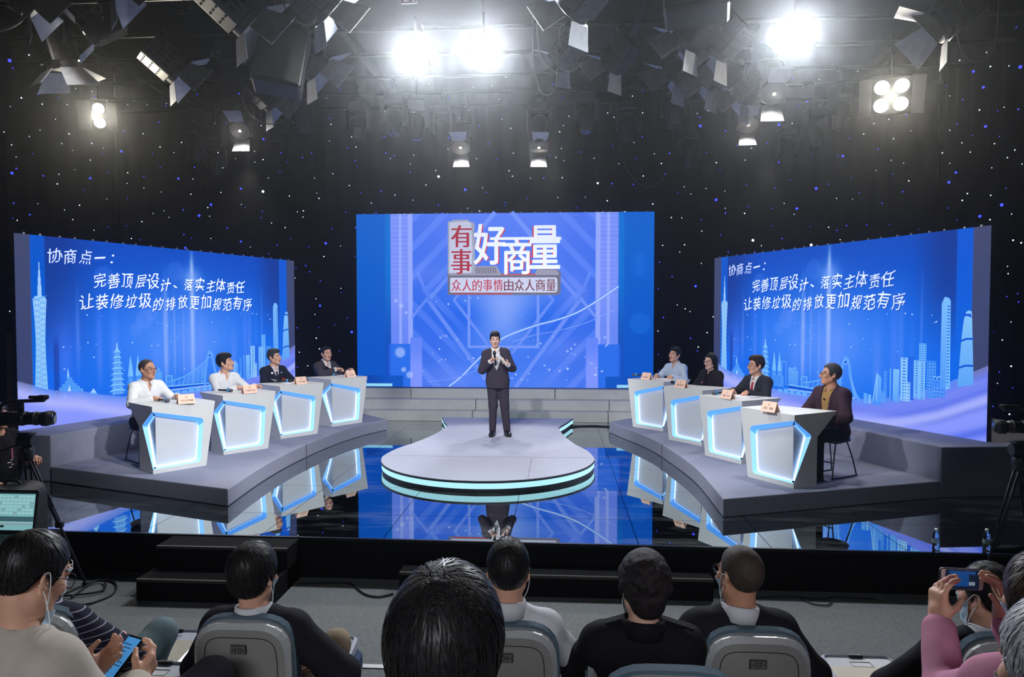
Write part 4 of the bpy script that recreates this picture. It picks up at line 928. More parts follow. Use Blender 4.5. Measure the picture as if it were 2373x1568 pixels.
        for i in range(k):
            g = np.stack([I.ev(P+np.eye(3)[j]*e)-I.ev(P-np.eye(3)[j]*e) for j in range(3)], 1); g /= np.linalg.norm(g, axis=1)[:, None]+1e-9; P = P-g*(I.ev(P)-.0005-.0022*math.sin(i/(k-1)*PI))[:, None]
            d = (P-c); d /= np.linalg.norm(d, axis=1)[:, None]+1e-9; d = d+np.array([0, 0, -.5])+jit*.6; d -= g*(d*g).sum(1)[:, None]; d /= np.linalg.norm(d, axis=1)[:, None]+1e-9
            rows.append((P.copy(), np.cross(g, d))); P = P+d*L/k
        V = []; m = len(P)
        for i, (p, sd) in enumerate(rows): ww = w*(.35+.65*math.sin((i+.6)/(k+.2)*PI)); V += [p-sd*ww, p+sd*ww]
        V = np.stack(V, 1).reshape(-1, 3); b = (np.arange(m)*2*k)[:, None]; F = np.concatenate([b+np.array([2*i, 2*i+1, 2*i+3, 2*i+2]) for i in range(k-1)]); keep = (np.array([q[0].T for q in rows])[:, :].max(0)**0).all(0) if False else None
        o = fast_mesh(name, V, F, mat, s.root); o['kind'] = 'stuff'; return o
    def cloth(s, name, mat, g, parts, sleeve=.9, h=.007, hem=None, vs=(), wr=.003, neck=.068, seed=3, sc=26, midx=None, flare=0., extra=None, leg=.93, label=None):
        """garment: parts from torso, arms, legs; vs lists openings (z_apex, half_width_at_top, z_top, upside_down)"""
        I = Imp()
        if 'torso' in parts: s.torso(I, g, .07, False)
        if flare: I.cap(s.pel+s.sp*.12, s.pel-np.array([0, 0, .16]), .12*s.fat+g, .135*s.fat+g+flare, .06); I.box(s.pel-np.array([0, 0, .03]), (.155*s.fat+g, .105*s.fat+g, .17), None, .08, .05)
        if 'arms' in parts: s.arm(I, 1, g+.004, sleeve); s.arm(I, -1, g+.004, sleeve)
        if 'legs' in parts: I.ell(s.pel+np.array([0, 0, -.02]), np.array([.165*s.fat, .122*s.fat, .12])*s.sc+g, None, .04); s.legs(I, g, leg)
        if extra: extra(I)
        if 'torso' in parts: I.cap(s.N-s.sp*.02+s.fw*.012, s.H, neck*s.sc, neck*s.sc, .012, -1)
        if hem is not None: I.half((0, 0, hem), (0, 0, -1))
        for (za, hw, zt, inv) in vs:
            def wedge(P, za=za, hw=hw, zt=zt, inv=inv):
                q = P-s.pel; x = q@s.xa; z = q@s.sp; y = q@s.fw; t = np.clip((z-za)/(zt-za), -.5, 1.6); return np.maximum(np.abs(x)-hw*t, .02-y)
            I.fun(wedge, .006)
        I.disp = folds(wr, sc, seed, (1, 1, .8)); setattr(s, 'I_'+name, I); V, F = I.mesh(h)
        o = fast_mesh(name, V, F, mat, s.root, label=label); 
        if midx: o.data.polygons.foreach_set('material_index', midx(V[F].mean(1)).astype(np.int32))
        return o
    def onto(s, I, Q, off=.004, back=False):
        """puts chest points (x, z in the torso frame above the pelvis) on the surface of garment I"""
        Q = np.asarray(Q, float); O = s.pel+Q[:, :1]*s.xa+Q[:, 1:2]*s.sp+s.fw*(.42 if not back else -.42); d = -s.fw if not back else s.fw
        return march(I.ev, O, np.tile(d, (len(Q), 1)), 70, .6)-d*off
    def strip(s, name, mat, I, L, Rr, off=.005, th=.003, back=False, label=None):
        """a ribbon between two rows of chest points, laid on garment I"""
        a = s.onto(I, L, off, back); b = s.onto(I, Rr, off, back); k = len(a); V = np.concatenate([a, b, a-s.fw*th*(-1 if back else 1)*2, b-s.fw*th*(-1 if back else 1)*2]); F = [(i, k+i, k+i+1, i+1) for i in range(k-1)]
        return mesh_obj(name, V, F, mat, s.root, smooth=True, label=label)
    def collar(s, mat, r=.069, name='collar', hgt=.042, tip=.05, gap=14, drop=.032, flat=1.):
        up = unit(s.H+s.HR@np.array([0, .02, -.05])-s.N); fw = unit(s.fw-up*(s.fw@up)); x = np.cross(up, fw); c = s.N+up*.002; V = []; n = 33
        for i in range(n):
            th = R(gap+(360-2*gap)*i/(n-1)); e = min(i, n-1-i)/(n-1)*2; d = fw*math.cos(th)*1.02+x*math.sin(th); fr = max(0, 1-e*4.2); rise = hgt*(.62+.38*math.sin(th/2)**2)-.012*fr
            base = c-up*(.018*(math.cos(th)*.5+.5)+.02*fr); V += [base+d*(r-.002), c+up*rise+d*(r-.004)-up*.018*(math.cos(th)*.5+.5), c+up*(rise-.004)+d*(r+.003)-up*.018*(math.cos(th)*.5+.5), base+d*(r+.017+.006*fr)-up*(drop*.35+tip*fr*.62)+fw*.010*fr]
        F = [(4*i+j, 4*i+4+j, 4*i+5+j, 4*i+1+j) for i in range(n-1) for j in range(3)]
        o = mesh_obj(name, V, F, mat, s.root, smooth=True); md = o.modifiers.new('thick', 'SOLIDIFY'); md.thickness = .003; md.offset = 0; return o
    def tie(s, mat, I, z0=.47, z1=.14, w=.036):
        z = np.linspace(z0, z1, 12); hw = np.interp(z, [z1, z1+.05, z0-.05, z0-.03, z0], [.02, w, .018, .016, .024]); return s.strip('tie', mat, I, np.stack([-hw, z], 1), np.stack([hw, z], 1), .007)
    def lapels(s, mat, I, za, zt=.49, hw=.062, w=.045, notch=True):
        for sg in (1, -1):
            z = np.linspace(za+.01, zt, 10); t = (z-za)/(zt-za); inn = hw*t; out = inn+w*np.sin(np.clip(t*1.25, 0, 1)*PI*.62)*np.where(t > .84, .62, 1.)
            s.strip('lapel', mat, I, np.stack([sg*(inn-.002), z], 1)[::sg], np.stack([sg*out, z], 1)[::sg], .005)
    def shoes(s, mat):
        for an, fd in ((s.anl, s.fdl), (s.anr, s.fdr)):
            I = Imp(); z = np.array([0, 0, 1.]); g = np.array([an[0], an[1], 0]); I.cap(g-fd*.025+z*.04, g+fd*.14+z*.036, .042, .040, .03); I.cap(an-z*.0, an-z*.045, .046, .05, .03); I.ell(g+fd*.165+z*.032, (.04, .05, .03), np.stack([np.cross(fd, z), fd, z], 1), .03)
            I.half(g+z*.012, -z); V, F = I.mesh(.006); o = fast_mesh('shoe', V, F, mat, s.root)
            b = MB(); out = round_poly([(-.042, -.075), (.042, -.075), (.05, .12), (.03, .215), (-.03, .215), (-.05, .12)], .03, 3); b.prism([tuple(p) for p in out], 0, .016, np.stack([np.cross(fd, z), fd, z], 1), g); b.build('sole', M('black_sole', (14, 14, 15), .6), o)
    def glasses(s, mat, w=.0255, hh=.018, half=False):
        m = MB(); H = lambda *v: s.hp(*v)
        for sx in (1, -1):
            a = np.linspace(0, 2*PI, 17)[:-1]; P = [H(sx*.033+w*np.sign(math.cos(t))*abs(math.cos(t))**.6, -.101-.004*math.cos(t)*sx*-1, .0+hh*np.sign(math.sin(t))*abs(math.sin(t))**.6) for t in a]
            m.tube(P, .0017*s.hc, 6, True); m.tube([H(sx*.0575, -.097, .006), H(sx*.074, -.06, .007), H(sx*.0825, .012, .008), H(sx*.080, .03, -.006)], .0018*s.hc, 6)
        m.tube([H(-.008, -.105, .005), H(0, -.107, .008), H(.008, -.105, .005)], .0015*s.hc, 6); return m.build('glasses', mat, s.root, True)
    def mask(s, mat, strap, z0=-.125, z1=-.022, wid=68):
        th = np.radians(np.linspace(-wid, wid, 25)); zs = np.linspace(z0, z1, 12); T, Z = np.meshgrid(th, zs); d = np.stack([np.sin(T), -np.cos(T), 0*T], -1).reshape(-1, 3)
        O = np.concatenate([d[:, :2]*.19, Z.reshape(-1, 1)], 1); O[:, 1] += -.0; P = march(s.I.ev, s.H+(O*s.hc)@s.HR.T, -(d@s.HR.T), 60, .19*s.hc)+(d@s.HR.T)*.006
        q = s.toh(P); q[:, 1] = np.minimum(q[:, 1], np.interp(np.abs(q[:, 0]), [0, .02, .075], [-.104, -.098, -.02])); P = s.H+(q*s.hc)@s.HR.T
        o = mesh_obj('face_mask', P, [(i*25+j, i*25+j+1, i*25+25+j+1, i*25+25+j) for i in range(11) for j in range(24)], mat, s.root, smooth=True)
        m = MB(); G_ = P.reshape(12, 25, 3)
        for j, sx in ((0, -1), (24, 1)):
            m = MB()
            for i, ez in ((11, .018), (0, -.034)): m.tube(catmull([G_[i, j], (G_[i, j]+s.hp(sx*.086, .012, ez))/2+s.HR@np.array([sx*.006, 0, 0]), s.hp(sx*.087, .014, ez), s.hp(sx*.083, .034, ez*.5)], 4), .0019, 5)
            m.build('ear_loop', strap, o, True)
        return o
# ---------------------------------------------------------------- the people
SK1, SK2, SK3 = M('skin_warm', (216, 164, 138), .5, var=.04, vs=14), M('skin_tan', (196, 142, 114), .5, var=.04, vs=14), M('skin_fair', (228, 182, 160), .5, var=.04, vs=14)
def hairmat(n, c): return M(n, c, .55, spec=.22, var=.4, vs=130, bump=.5, bs=230, stretch=(1, 1, .1))
HBK, HGR, HBR, HGY = hairmat('black_hair', (22, 20, 22)), hairmat('greying_hair', (54, 53, 54)), hairmat('brown_hair', (46, 34, 30)), hairmat('grey_hair', (150, 150, 154))
BUZZ = M('cropped_hair', (62, 50, 46), .7, var=.2, vs=50)
def fabric(n, c, r=.85, **k): return M(n, c, r, spec=.15, var=k.pop('var', .06), vs=k.pop('vs', 20), bump=.12, bs=400, **k)
WSH, WSH2 = fabric('white_shirt_cloth', (232, 232, 234)), fabric('cream_sweatshirt', (186, 176, 166))
CHAR, NAVY, PLUM, DKG = fabric('charcoal_suit', (64, 58, 68)), fabric('navy_uniform', (32, 36, 50)), fabric('plum_jacket', (62, 44, 54)), fabric('dark_grey_suit', (48, 50, 56))
BLK, TROU = fabric('black_cloth', (26, 25, 29)), fabric('dark_trousers', (38, 38, 46))
SHOE = M('black_leather', (16, 16, 18), .25, spec=.6)
GLS, GLB = M('thin_glasses_frame', (80, 66, 60), .3, .7), M('black_glasses_frame', (14, 14, 16), .3)
MASKM, LOOP = M('pale_blue_mask', (176, 200, 216), .85), M('white_ear_loop', (222, 222, 226), .8)
REDB = M('red_badge', (176, 44, 44), .4); WHTB = M('white_badge', (236, 236, 238), .4)
def seated(k, u, w, label, rz=None, stool=True, **kw):
    p = on_desk(k, u, w, 0); a = R(DESKS[k][2])-(0 if k[0] == 'L' else PI)+R(rz or 0); kw.setdefault('sc', 1.04)
    t = thing('person', label, 'person', p, a, 'panel guests'); f = Figure(t, seat=kw.pop('seat', .46), **kw); f.hc = 1.07
    make_stool(p, a, 'dark round stool that %s sits on' % who[k]); return f
D_ = .868
def finish(f, tm=TROU): f.cloth('trousers', tm, .014, ('legs',), leg=.97, h=.011); f.shoes(SHOE)
HT = dict(f=(.5, -.85, 0), n=(0, 0, -1), curl=.35)
# left panel
f = seated('L1', .32, .97, 'bespectacled man with cropped hair in a white shirt seated at the front left desk', lean=7, yaw=26, wr=(-.06, -.40, D_), wl=(.25, -.40, D_), hr=dict(f=(.9, -.4, -.05), n=(0, 0, -1), curl=.4), hl=dict(f=(.3, -.9, 0), n=(0, 0, -1), curl=.5), pr=(-1, .1, -.7), pl=(.7, .3, -.9), fat=1.04)
f.body(SK2, legs=False); f.hair(BUZZ, 'bald', thick=.007, top=.0); f.cloth('shirt', WSH, .013, ('torso', 'arms'), .90, wr=.007, vs=[(.40, .035, .52, 0)]); f.collar(WSH); f.glasses(GLS); finish(f)
f = seated('L2', .46, .97, 'young man in a white shirt looking far right at the second left desk', lean=8, yaw=48, pitch=-9, roll=0, wr=(.02, -.42, D_), wl=(.32, -.40, D_), hr=dict(f=(.8, -.6, -.05), n=(0, 0, -1), curl=.55), hl=dict(f=(.5, -.8, 0), n=(-.3, 0, -1), curl=1.0, thumb=.6), pr=(-1, .1, -.7), pl=(.7, .3, -.9))
f.body(SK1, legs=False); f.hair(HBK, 'swept', thick=.018, top=.012); f.cloth('shirt', WSH, .012, ('torso', 'arms'), .90, wr=.007, seed=5, vs=[(.41, .035, .52, 0)]); f.collar(WSH)
f.strip('button_placket', WSH, f.I_shirt, [(-.016, z) for z in np.linspace(.38, .02, 12)], [(.016, z) for z in np.linspace(.38, .02, 12)], .003); finish(f)
f = seated('L3', .44, .97, 'police officer in a navy uniform with silver badges at the third left desk', lean=3, yaw=30, pitch=-2, wr=(-.04, -.33, .80), wl=(.10, -.34, .80), pr=(-1, .2, -.6), pl=(1, .2, -.6))
f.body(SK1, legs=False); f.hair(HGR, 'swept', thick=.012, top=.004, front=.076); f.cloth('shirt', fabric('pale_shirt', (222, 216, 224)), .010, ('torso', 'arms'), .9); f.collar(_M['pale_shirt'])
f.cloth('uniform_jacket', NAVY, .022, ('torso', 'arms'), .9, wr=.006, vs=[(.30, .058, .50, 0)]); f.lapels(NAVY, f.I_uniform_jacket, .30, hw=.052); f.tie(M('dark_tie', (26, 28, 40), .6), f.I_shirt, .455, .28, .03)
SILV = M('silver_insignia', (226, 228, 232), .3, .6)
J = f.I_uniform_jacket
def rect_on(f, n, mt, I, x0, x1, z0, z1, off=.006): return f.strip(n, mt, I, [(x0, z0), (x0, z1)], [(x1, z0), (x1, z1)], off)
rect_on(f, 'number_badge', SILV, J, -.135, -.065, .315, .335); rect_on(f, 'chest_badge', SILV, J, .07, .13, .305, .315); rect_on(f, 'red_pin', REDB, J, .085, .115, .32, .345)
for x, z in ((-.085, .25), (.0, .245), (.105, .25), (0, .16)): rect_on(f, 'button', SILV, J, x-.008, x+.008, z-.008, z+.008)
for sg in (1, -1):
    rect_on(f, 'collar_badge', SILV, J, sg*.085-.014, sg*.085+.014, .425, .443)
    sh = f.shl if sg > 0 else f.shr; m = MB(); up = np.array([0, 0, 1.]); c = sh+up*.075-f.xa*sg*.03; m.box(c, (.10, .05, .008), rotm(0, sg*.28, 0)); o = m.build('shoulder_mark', NAVY, f.root)
    m = MB(); m.box(c+f.xa*sg*.035+up*-.004, (.014, .046, .012), rotm(0, sg*.28, 0)); m.box(c-f.xa*sg*.0+up*.005, (.012, .012, .008)); m.build('rank_bar', SILV, o)
finish(f)
f = seated('L4', .55, .97, 'man in an open dark suit jacket gesturing with both hands at the rear left desk', lean=8, yaw=-8, pitch=2, wr=(-.03, -.42, .95), wl=(.24, -.46, .90), hr=dict(f=(.75, -.55, .15), n=(.2, -.3, -1), curl=.65), hl=dict(f=(.2, -.8, .2), n=(-.9, -.2, -.3), curl=.85, thumb=.6), pr=(-1, .1, -.8), pl=(.7, .3, -.9), fat=1.05)
f.body(SK1, legs=False); f.hair(HBK, 'short', thick=.010, top=.002, front=.082); f.cloth('shirt', WSH, .010, ('torso', 'arms'), .95, vs=[(.42, .035, .52, 0)]); f.collar(WSH); f.cloth('jacket', CHAR, .024, ('torso', 'arms'), .84, wr=.007, vs=[(-.05, .075, .50, 0)]); f.lapels(CHAR, f.I_jacket, .05, hw=.066, w=.05); finish(f)
# right panel
f = seated('R1', .48, .97, 'man in a pale blue shirt with a red chest badge at the rear right desk', lean=5, yaw=-4, pitch=-5, wr=(-.14, -.40, D_), wl=(.16, -.38, D_), pr=(-.8, .3, -.8), pl=(.8, .3, -.8), hl=HT, hr=HT, fat=1.06)
PBL = fabric('pale_blue_shirt', (190, 204, 222)); f.body(SK1, legs=False); f.hair(HBK, 'parted', thick=.017, top=.012, part=.03); f.cloth('shirt', PBL, .015, ('torso', 'arms'), .92, wr=.007, vs=[(.43, .03, .52, 0)]); f.collar(PBL)
rect_on(f, 'badge', REDB, f.I_shirt, -.03, .055, .16, .205, .01); rect_on(f, 'badge_photo', WHTB, f.I_shirt, .03, .05, .168, .198, .0105)
f.strip('button_placket', PBL, f.I_shirt, [(-.016, z) for z in np.linspace(.40, .22, 6)], [(.016, z) for z in np.linspace(.40, .22, 6)], .003); finish(f)
f = seated('R2', .66, .97, 'woman with long black hair and glasses in a black jacket with a red badge', lean=4, yaw=4, pitch=4, wr=(-.10, -.31, .66), wl=(.10, -.31, .66), pr=(-1, .2, -.6), pl=(1, .2, -.6), sc=.98, sh=.15)
f.hc = 1.04; f.body(SK3, legs=False, face=dict(jaw=.95, chin=.9)); f.hair(HBK, 'long', thick=.017, front=.075); f.cloth('blouse', BLK, .010, ('torso', 'arms'), .9); f.collar(BLK, hgt=.03, tip=.03); f.cloth('jacket', fabric('black_wool', (36, 31, 37)), .024, ('torso', 'arms'), .9, wr=.006, vs=[(-.1, .045, .50, 0)])
PNK = M('pink_trim', (206, 120, 126), .6)
f.strip('pocket_trim', PNK, f.I_jacket, [(-.135, .30), (-.075, .335)], [(-.13, .285), (-.07, .32)], .007); f.strip('neck_ornament', PNK, f.I_jacket, [(-.03, .385), (.0, .36), (.03, .385)], [(-.03, .40), (0, .39), (.03, .40)], .012)
rect_on(f, 'badge', REDB, f.I_jacket, .06, .15, .15, .205, .012); rect_on(f, 'badge_paper', WHTB, f.I_jacket, .068, .142, .178, .196, .0135); rect_on(f, 'badge_clip', SILV, f.I_jacket, .098, .112, .205, .245, .011); f.glasses(GLS, .024, .02); finish(f)
f = seated('R3', .60, .97, 'man in a dark suit, red tie and lanyard at the third right desk', lean=6, yaw=-24, pitch=2, wr=(-.13, -.40, D_), wl=(.13, -.40, D_), pr=(-.8, .3, -.8), pl=(.8, .3, -.8), hl=HT, hr=HT, fat=1.08)
f.body(SK1, legs=False); f.hair(HBR, 'swept', thick=.014, top=.006, front=.076); f.cloth('shirt', WSH, .010, ('torso', 'arms'), .93); f.collar(WSH); f.cloth('jacket', DKG, .024, ('torso', 'arms'), .86, wr=.006, vs=[(.16, .066, .50, 0)]); f.lapels(DKG, f.I_jacket, .16, w=.05)
f.tie(M('red_tie', (176, 32, 44), .5), f.I_shirt, .46, .17, .034); rect_on(f, 'badge', M('bright_red_badge', (214, 58, 56), .4), f.I_jacket, -.05, .035, .115, .165, .014)
f.strip('lanyard', WHTB, f.I_shirt, [(.055, .47), (.03, .30), (.0, .17)], [(.062, .47), (.037, .30), (.007, .17)], .016); f.glasses(GLS); finish(f)
f = seated('R4', .24, .97, 'greying man in a plum jacket and mustard shirt at the front right desk', lean=3, yaw=-38, pitch=-4, wr=(-.09, -.33, .70), wl=(.10, -.32, .68), pr=(-1, .3, -.6), pl=(1, .3, -.6), fat=1.12)
MUS = fabric('mustard_shirt', (156, 122, 74)); f.body(SK2, legs=False); f.hair(HGR, 'short', thick=.013, top=.004, front=.082); f.cloth('shirt', MUS, .011, ('torso', 'arms'), .9, wr=.005); f.collar(MUS, hgt=.035, tip=.035); f.cloth('jacket', PLUM, .026, ('torso', 'arms'), .9, wr=.007, vs=[(-.12, .07, .50, 0)]); f.lapels(PLUM, f.I_jacket, .12, hw=.055, w=.05)
f.glasses(GLS); m = MB(); m.sphere(f.onto(f.I_shirt, [(-.01, .40)], .008)[0], .013, 8, 6); m.build('clip_microphone', M('black_microphone_body'), f.root, True); finish(f)

# the host
t = thing('person', 'host in a charcoal suit standing on the bell platform speaking into a microphone', 'person', (.06, 11.77, .546), R(4))
f = Figure(t, standing=True, side=-4, lean=1, yaw=3, pitch=3, roll=-1, wr=(-.115, -.245, 1.245), wl=(.17, -.25, 1.19), hr=dict(f=(.55, -.35, .75), n=(.75, -.25, -.6), curl=.85, thumb=.55), hl=dict(f=(-.75, -.5, .45), n=(.1, .35, .9), curl=.45, thumb=.75), pr=(-.55, .25, -1), pl=(.5, .3, -1),
           knees=((.115, -.02, .50), (-.075, -.03, .50)), ankles=((.155, .02, .085), (-.085, .0, .085)), sh=.160)
f.fdl, f.fdr = unit([.22, -1, 0]), unit([-.12, -1, 0]); f.body(SK3); f.hair(HBK, 'swept', thick=.016, top=.012, part=-.02); f.cloth('shirt', WSH, .009, ('torso', 'arms'), .95, hem=.93); f.collar(WSH, gap=10)
HS = fabric('charcoal_violet_suit', (64, 57, 68)); f.cloth('jacket', HS, .020, ('torso', 'arms'), .83, hem=.80, vs=[(.20, .062, .50, 0), (.155, -.13, -.16, 1)], flare=.012, wr=.004); f.lapels(HS, f.I_jacket, .20, hw=.058, w=.05)
for sg in (1, -1): f.strip('pocket_flap', HS, f.I_jacket, [(sg*.07, .01), (sg*.07, -.015)][::sg], [(sg*.15, .015), (sg*.15, -.012)][::sg], .005)
f.cloth('trousers', HS, .019, ('legs',), leg=1.0, wr=.005); m = MB(); m.torus(f.pel+np.array([0, 0, .035]), .150, .016, n=28); m.v = [(x, (y-f.pel[1])*.80+f.pel[1], z) for x, y, z in m.v]; m.box(f.pel+np.array([.0, -.137, .035]), (.045, .012, .036)); m.build('belt', SHOE, t, True); f.shoes(SHOE)
TM = Matrix.Translation((.06, 11.77, .546)) @ Matrix.Rotation(R(4), 4, 'Z')
hm = TM @ Vector(tuple(f.wr+unit((.55, -.35, .75))*.085+np.array([.028, -.02, -.01])))
md = (TM.to_3x3() @ Vector((-.10, .10, 1))).normalized()
microphone('microphone', 'black handheld microphone held up to the mouth by the host', MICB, tuple(hm), md.to_track_quat('X', 'Z').to_euler(), band=False)
t = thing('cue_cards', 'stack of white cue cards held in the left hand of the host', 'cue cards', tuple(TM @ Vector(tuple(f.wl+np.array([-.075, -.055, .075])))), rot=(R(18), R(48), R(10)))
m = MB(); m.bbox((0, 0, 0), (.19, .115, .012), .002); m.build('card_stack', PAPER, t)
m = MB(); m.box((-.0, -.0585, 0), (.15, .001, .003)); m.build('dark_edge', M('brown_ink'), t)
# ---------------------------------------------------------------- the audience and the camera operator
SEATS = 'people in the audience'
def audience(label, head, tier, rz=180., seat=.36, dy=0., **kw):
    """seats a figure so that its head comes to a point of the hall, its feet on the tier"""
    t = thing('person', label, 'person', (0, 0, tier), R(rz), SEATS)
    f = Figure(t, seat=seat, **kw); d = head[2]-tier-f.H[2]; f = Figure(t, seat=seat+d, **kw); f.hc = kw.get('sc', 1.)*1.0; o = rotm(0, 0, R(rz))@f.H
    t.location = (head[0]-o[0], head[1]-o[1], tier); f.loc = np.array(t.location); f.Rz = rotm(0, 0, R(rz)); return f
def local(f, p): return f.Rz.T@(np.asarray(p, float)-f.loc)
def re_pose(f, kw, tier, head, rz, **new):
    return None
def aud(label, head, tier, rz=180., world=None, **kw):
    """two passes: the first finds the seat, the second reaches for the world points in `world`"""
    f = audience(label, head, tier, rz, **kw)
    if world:
        k2 = dict(kw); 
        for n, p in world.items():
            if n in ('knees', 'ankles'): k2[n] = tuple(local(f, q) for q in p)
            else: k2[n] = local(f, p)
        root = f.root; bpy.data.objects.remove(root); f = audience(label, head, tier, rz, **k2)
    return f
DKN, BLKC = fabric('midnight_suit', (30, 29, 36)), fabric('black_coat', (24, 23, 26))
WH4 = fabric('white_shirt_audience', (206, 206, 212)); JEAN, KHAKI = fabric('washed_jeans', (104, 122, 128), var=.2, vs=6), fabric('khaki_trousers', (150, 132, 112))
BUZZ2 = M('faded_black_hair', (58, 48, 44), .8, var=.25, vs=80); STRK, STRG, STRB = (M('black_hair_strands', (30, 28, 30), .42, spec=.35, var=.5, vs=90), M('grey_hair_strands', (170, 170, 174), .45, var=.4, vs=90), M('brown_hair_strands', (56, 42, 36), .42, spec=.35, var=.5, vs=90))
LAPS = dict(pl=(1, .3, -.5), pr=(-1, .3, -.5))
f = aud('man in a dark suit and khaki trousers seen from behind in seat 10', (-.205, 2.868, 1.472), .4, world=dict(knees=((-.42, 3.30, .95), (.0, 3.30, .985)), ankles=((-.42, 3.32, .5), (-.02, 3.2, .5)), wl=(-.33, 3.15, .98), wr=(.0, 3.08, 1.0)), lean=-9, yaw=-10, pitch=4, **LAPS)
f.body(SK1, legs=False); f.hair(HBK, 'full', thick=.022, top=.012, nape=-.085); f.strands(f.I_hair, STRK, 900); f.hair(BUZZ2, 'short', thick=.0035, top=-.01, nape=-.105, front=.04, name='cropped_sides', disp=.0003);  f.cloth('shirt', WH4, .009, ('torso',)); f.collar(WH4, hgt=.052); f.cloth('jacket', DKN, .024, ('torso', 'arms'), .9, wr=.005); f.cloth('trousers', KHAKI, .012, ('legs',), h=.010, wr=.006); f.shoes(SHOE); f.mask(MASKM, LOOP)
f = aud('man with a short crop in a white shirt seen from behind in seat 09', (.858, 2.888, 1.51), .4, world=dict(wl=(.70, 3.2, .98), wr=(1.02, 3.2, .98)), lean=-6, yaw=2, pitch=4, **LAPS)
f.body(SK1, legs=False); f.hair(HBK, 'short', thick=.014, top=.010, nape=-.075); f.strands(f.I_hair, STRK, 900); f.hair(BUZZ2, 'short', thick=.0035, top=-.01, nape=-.105, front=.04, name='cropped_sides', disp=.0003);  f.cloth('shirt', WH4, .014, ('torso', 'arms'), .92, wr=.008, sc=20); f.collar(WH4, hgt=.055); f.cloth('trousers', TROU, .012, ('legs',), h=.010); f.shoes(SHOE); f.mask(MASKM, LOOP)
f = aud('woman with curly dark hair in a black coat with shoulder straps', (1.396, 2.80, 1.485), .4, world=dict(wl=(1.22, 3.2, .98), wr=(1.56, 3.2, .98)), lean=-5, yaw=14, roll=-5, pitch=6, sc=.98, fat=1.15, sh=.165, **LAPS)
f.body(SK3, legs=False); f.hair(hairmat('curly_dark_hair', (36, 30, 32)), 'curly', thick=.03, top=.02, nape=-.10); f.cloth('coat', BLKC, .030, ('torso', 'arms'), .92, wr=.006); f.collar(BLKC, r=.082, hgt=.055, tip=.05)
for sg, sh in ((1, f.shl), (-1, f.shr)): m = MB(); m.box(sh+f.sp*.094-f.xa*sg*.03, (.13, .042, .008), rotm(0, sg*.30, 0)); m.sphere(sh+f.sp*.098-f.xa*sg*.075, .008, 8, 6); m.build('shoulder_strap', BLKC, f.root)
f.cloth('trousers', TROU, .012, ('legs',), h=.010); f.shoes(SHOE); f.mask(MASKM, LOOP)
f = aud('balding man with glasses in a dark suit seen from behind in seat 07', (1.802, 2.93, 1.50), .4, world=dict(wl=(1.62, 3.2, .98), wr=(1.98, 3.2, .98)), lean=-6, yaw=22, pitch=2, fat=1.1, **LAPS)
f.body(SK2, legs=False); f.hair(BUZZ, 'bald', thick=.006, top=.0, nape=-.06); f.cloth('shirt', WH4, .009, ('torso',)); f.collar(WH4, hgt=.05); f.cloth('jacket', DKN, .026, ('torso', 'arms'), .9, wr=.005); f.cloth('trousers', TROU, .012, ('legs',), h=.010); f.shoes(SHOE); f.glasses(GLB); f.mask(MASKM, LOOP)
def stripes(n, c1, c2, sc, vert=False):
    m = M(n, c1, .85, spec=.1, var=0); nt = m.node_tree; b = nt.nodes['Principled BSDF']; tc = nt.nodes.new('ShaderNodeTexCoord'); w = nt.nodes.new('ShaderNodeTexWave'); w.bands_direction = 'Z'; w.wave_profile = 'SAW'
    w.inputs['Scale'].default_value = sc; w.inputs['Distortion'].default_value = 0.; r = nt.nodes.new('ShaderNodeMath'); r.operation = 'GREATER_THAN'; r.inputs[1].default_value = .86
    x = nt.nodes.new('ShaderNodeMix'); x.data_type = 'RGBA'; x.inputs[6].default_value = (*L3(*c1), 1); x.inputs[7].default_value = (*L3(*c2), 1)
    nt.links.new(tc.outputs['Object'], w.inputs['Vector']); nt.links.new(w.outputs['Fac'], r.inputs[0]); nt.links.new(r.outputs[0], x.inputs[0]); nt.links.new(x.outputs[2], b.inputs['Base Color']); return m
STR = stripes('navy_striped_jersey', (40, 38, 54), (150, 146, 164), 11.)
f = aud('man in a navy striped jersey and jeans with glasses, front row far left', (-1.16, 2.90, 1.475), .4, world=dict(knees=((-1.36, 3.30, .95), (-.90, 3.36, .985)), ankles=((-1.3, 3.3, .5), (-1.0, 3.2, .5)), wl=(-1.2, 3.22, 1.02), wr=(-1.0, 3.18, 1.03)), lean=4, yaw=-30, pitch=6, fat=1.12, pl=(1, .3, -.5), pr=(-1, .5, -.3))
f.body(SK1, legs=False); f.hair(HBK, 'short', thick=.016, top=.01); f.strands(f.I_hair, STRK, 900); f.hair(BUZZ2, 'short', thick=.0035, top=-.01, nape=-.105, front=.04, name='cropped_sides', disp=.0003);  f.cloth('jersey', STR, .020, ('torso', 'arms'), .42, wr=.005); f.cloth('trousers', JEAN, .014, ('legs',), h=.010, wr=.006); f.shoes(SHOE); f.glasses(M('white_glasses_frame', (220, 216, 216), .4)); f.mask(MASKM, LOOP)
PH = np.array([-.405, 2.27, 1.41])
f = aud('man in a cream sweatshirt with lowered mask and black glasses looking at a phone', (-.508, 2.007, 1.782), .62, rz=164., world=dict(wr=(-.315, 2.20, 1.355), wl=(-.49, 2.20, 1.375), knees=((-.75, 2.42, 1.20), (-.22, 2.52, 1.22)), ankles=((-.7, 2.35, .78), (-.3, 2.3, .78))), lean=6, yaw=-2, pitch=24, hr=dict(f=(.1, -.85, .5), n=(.9, .1, .25), curl=.5, thumb=.5), hl=dict(f=(-.25, -.85, .35), n=(-.5, -.1, .8), curl=.55, thumb=.5), pl=(.8, .3, -.7), pr=(-.8, .5, -.5), fat=1.05, headback=-.1)
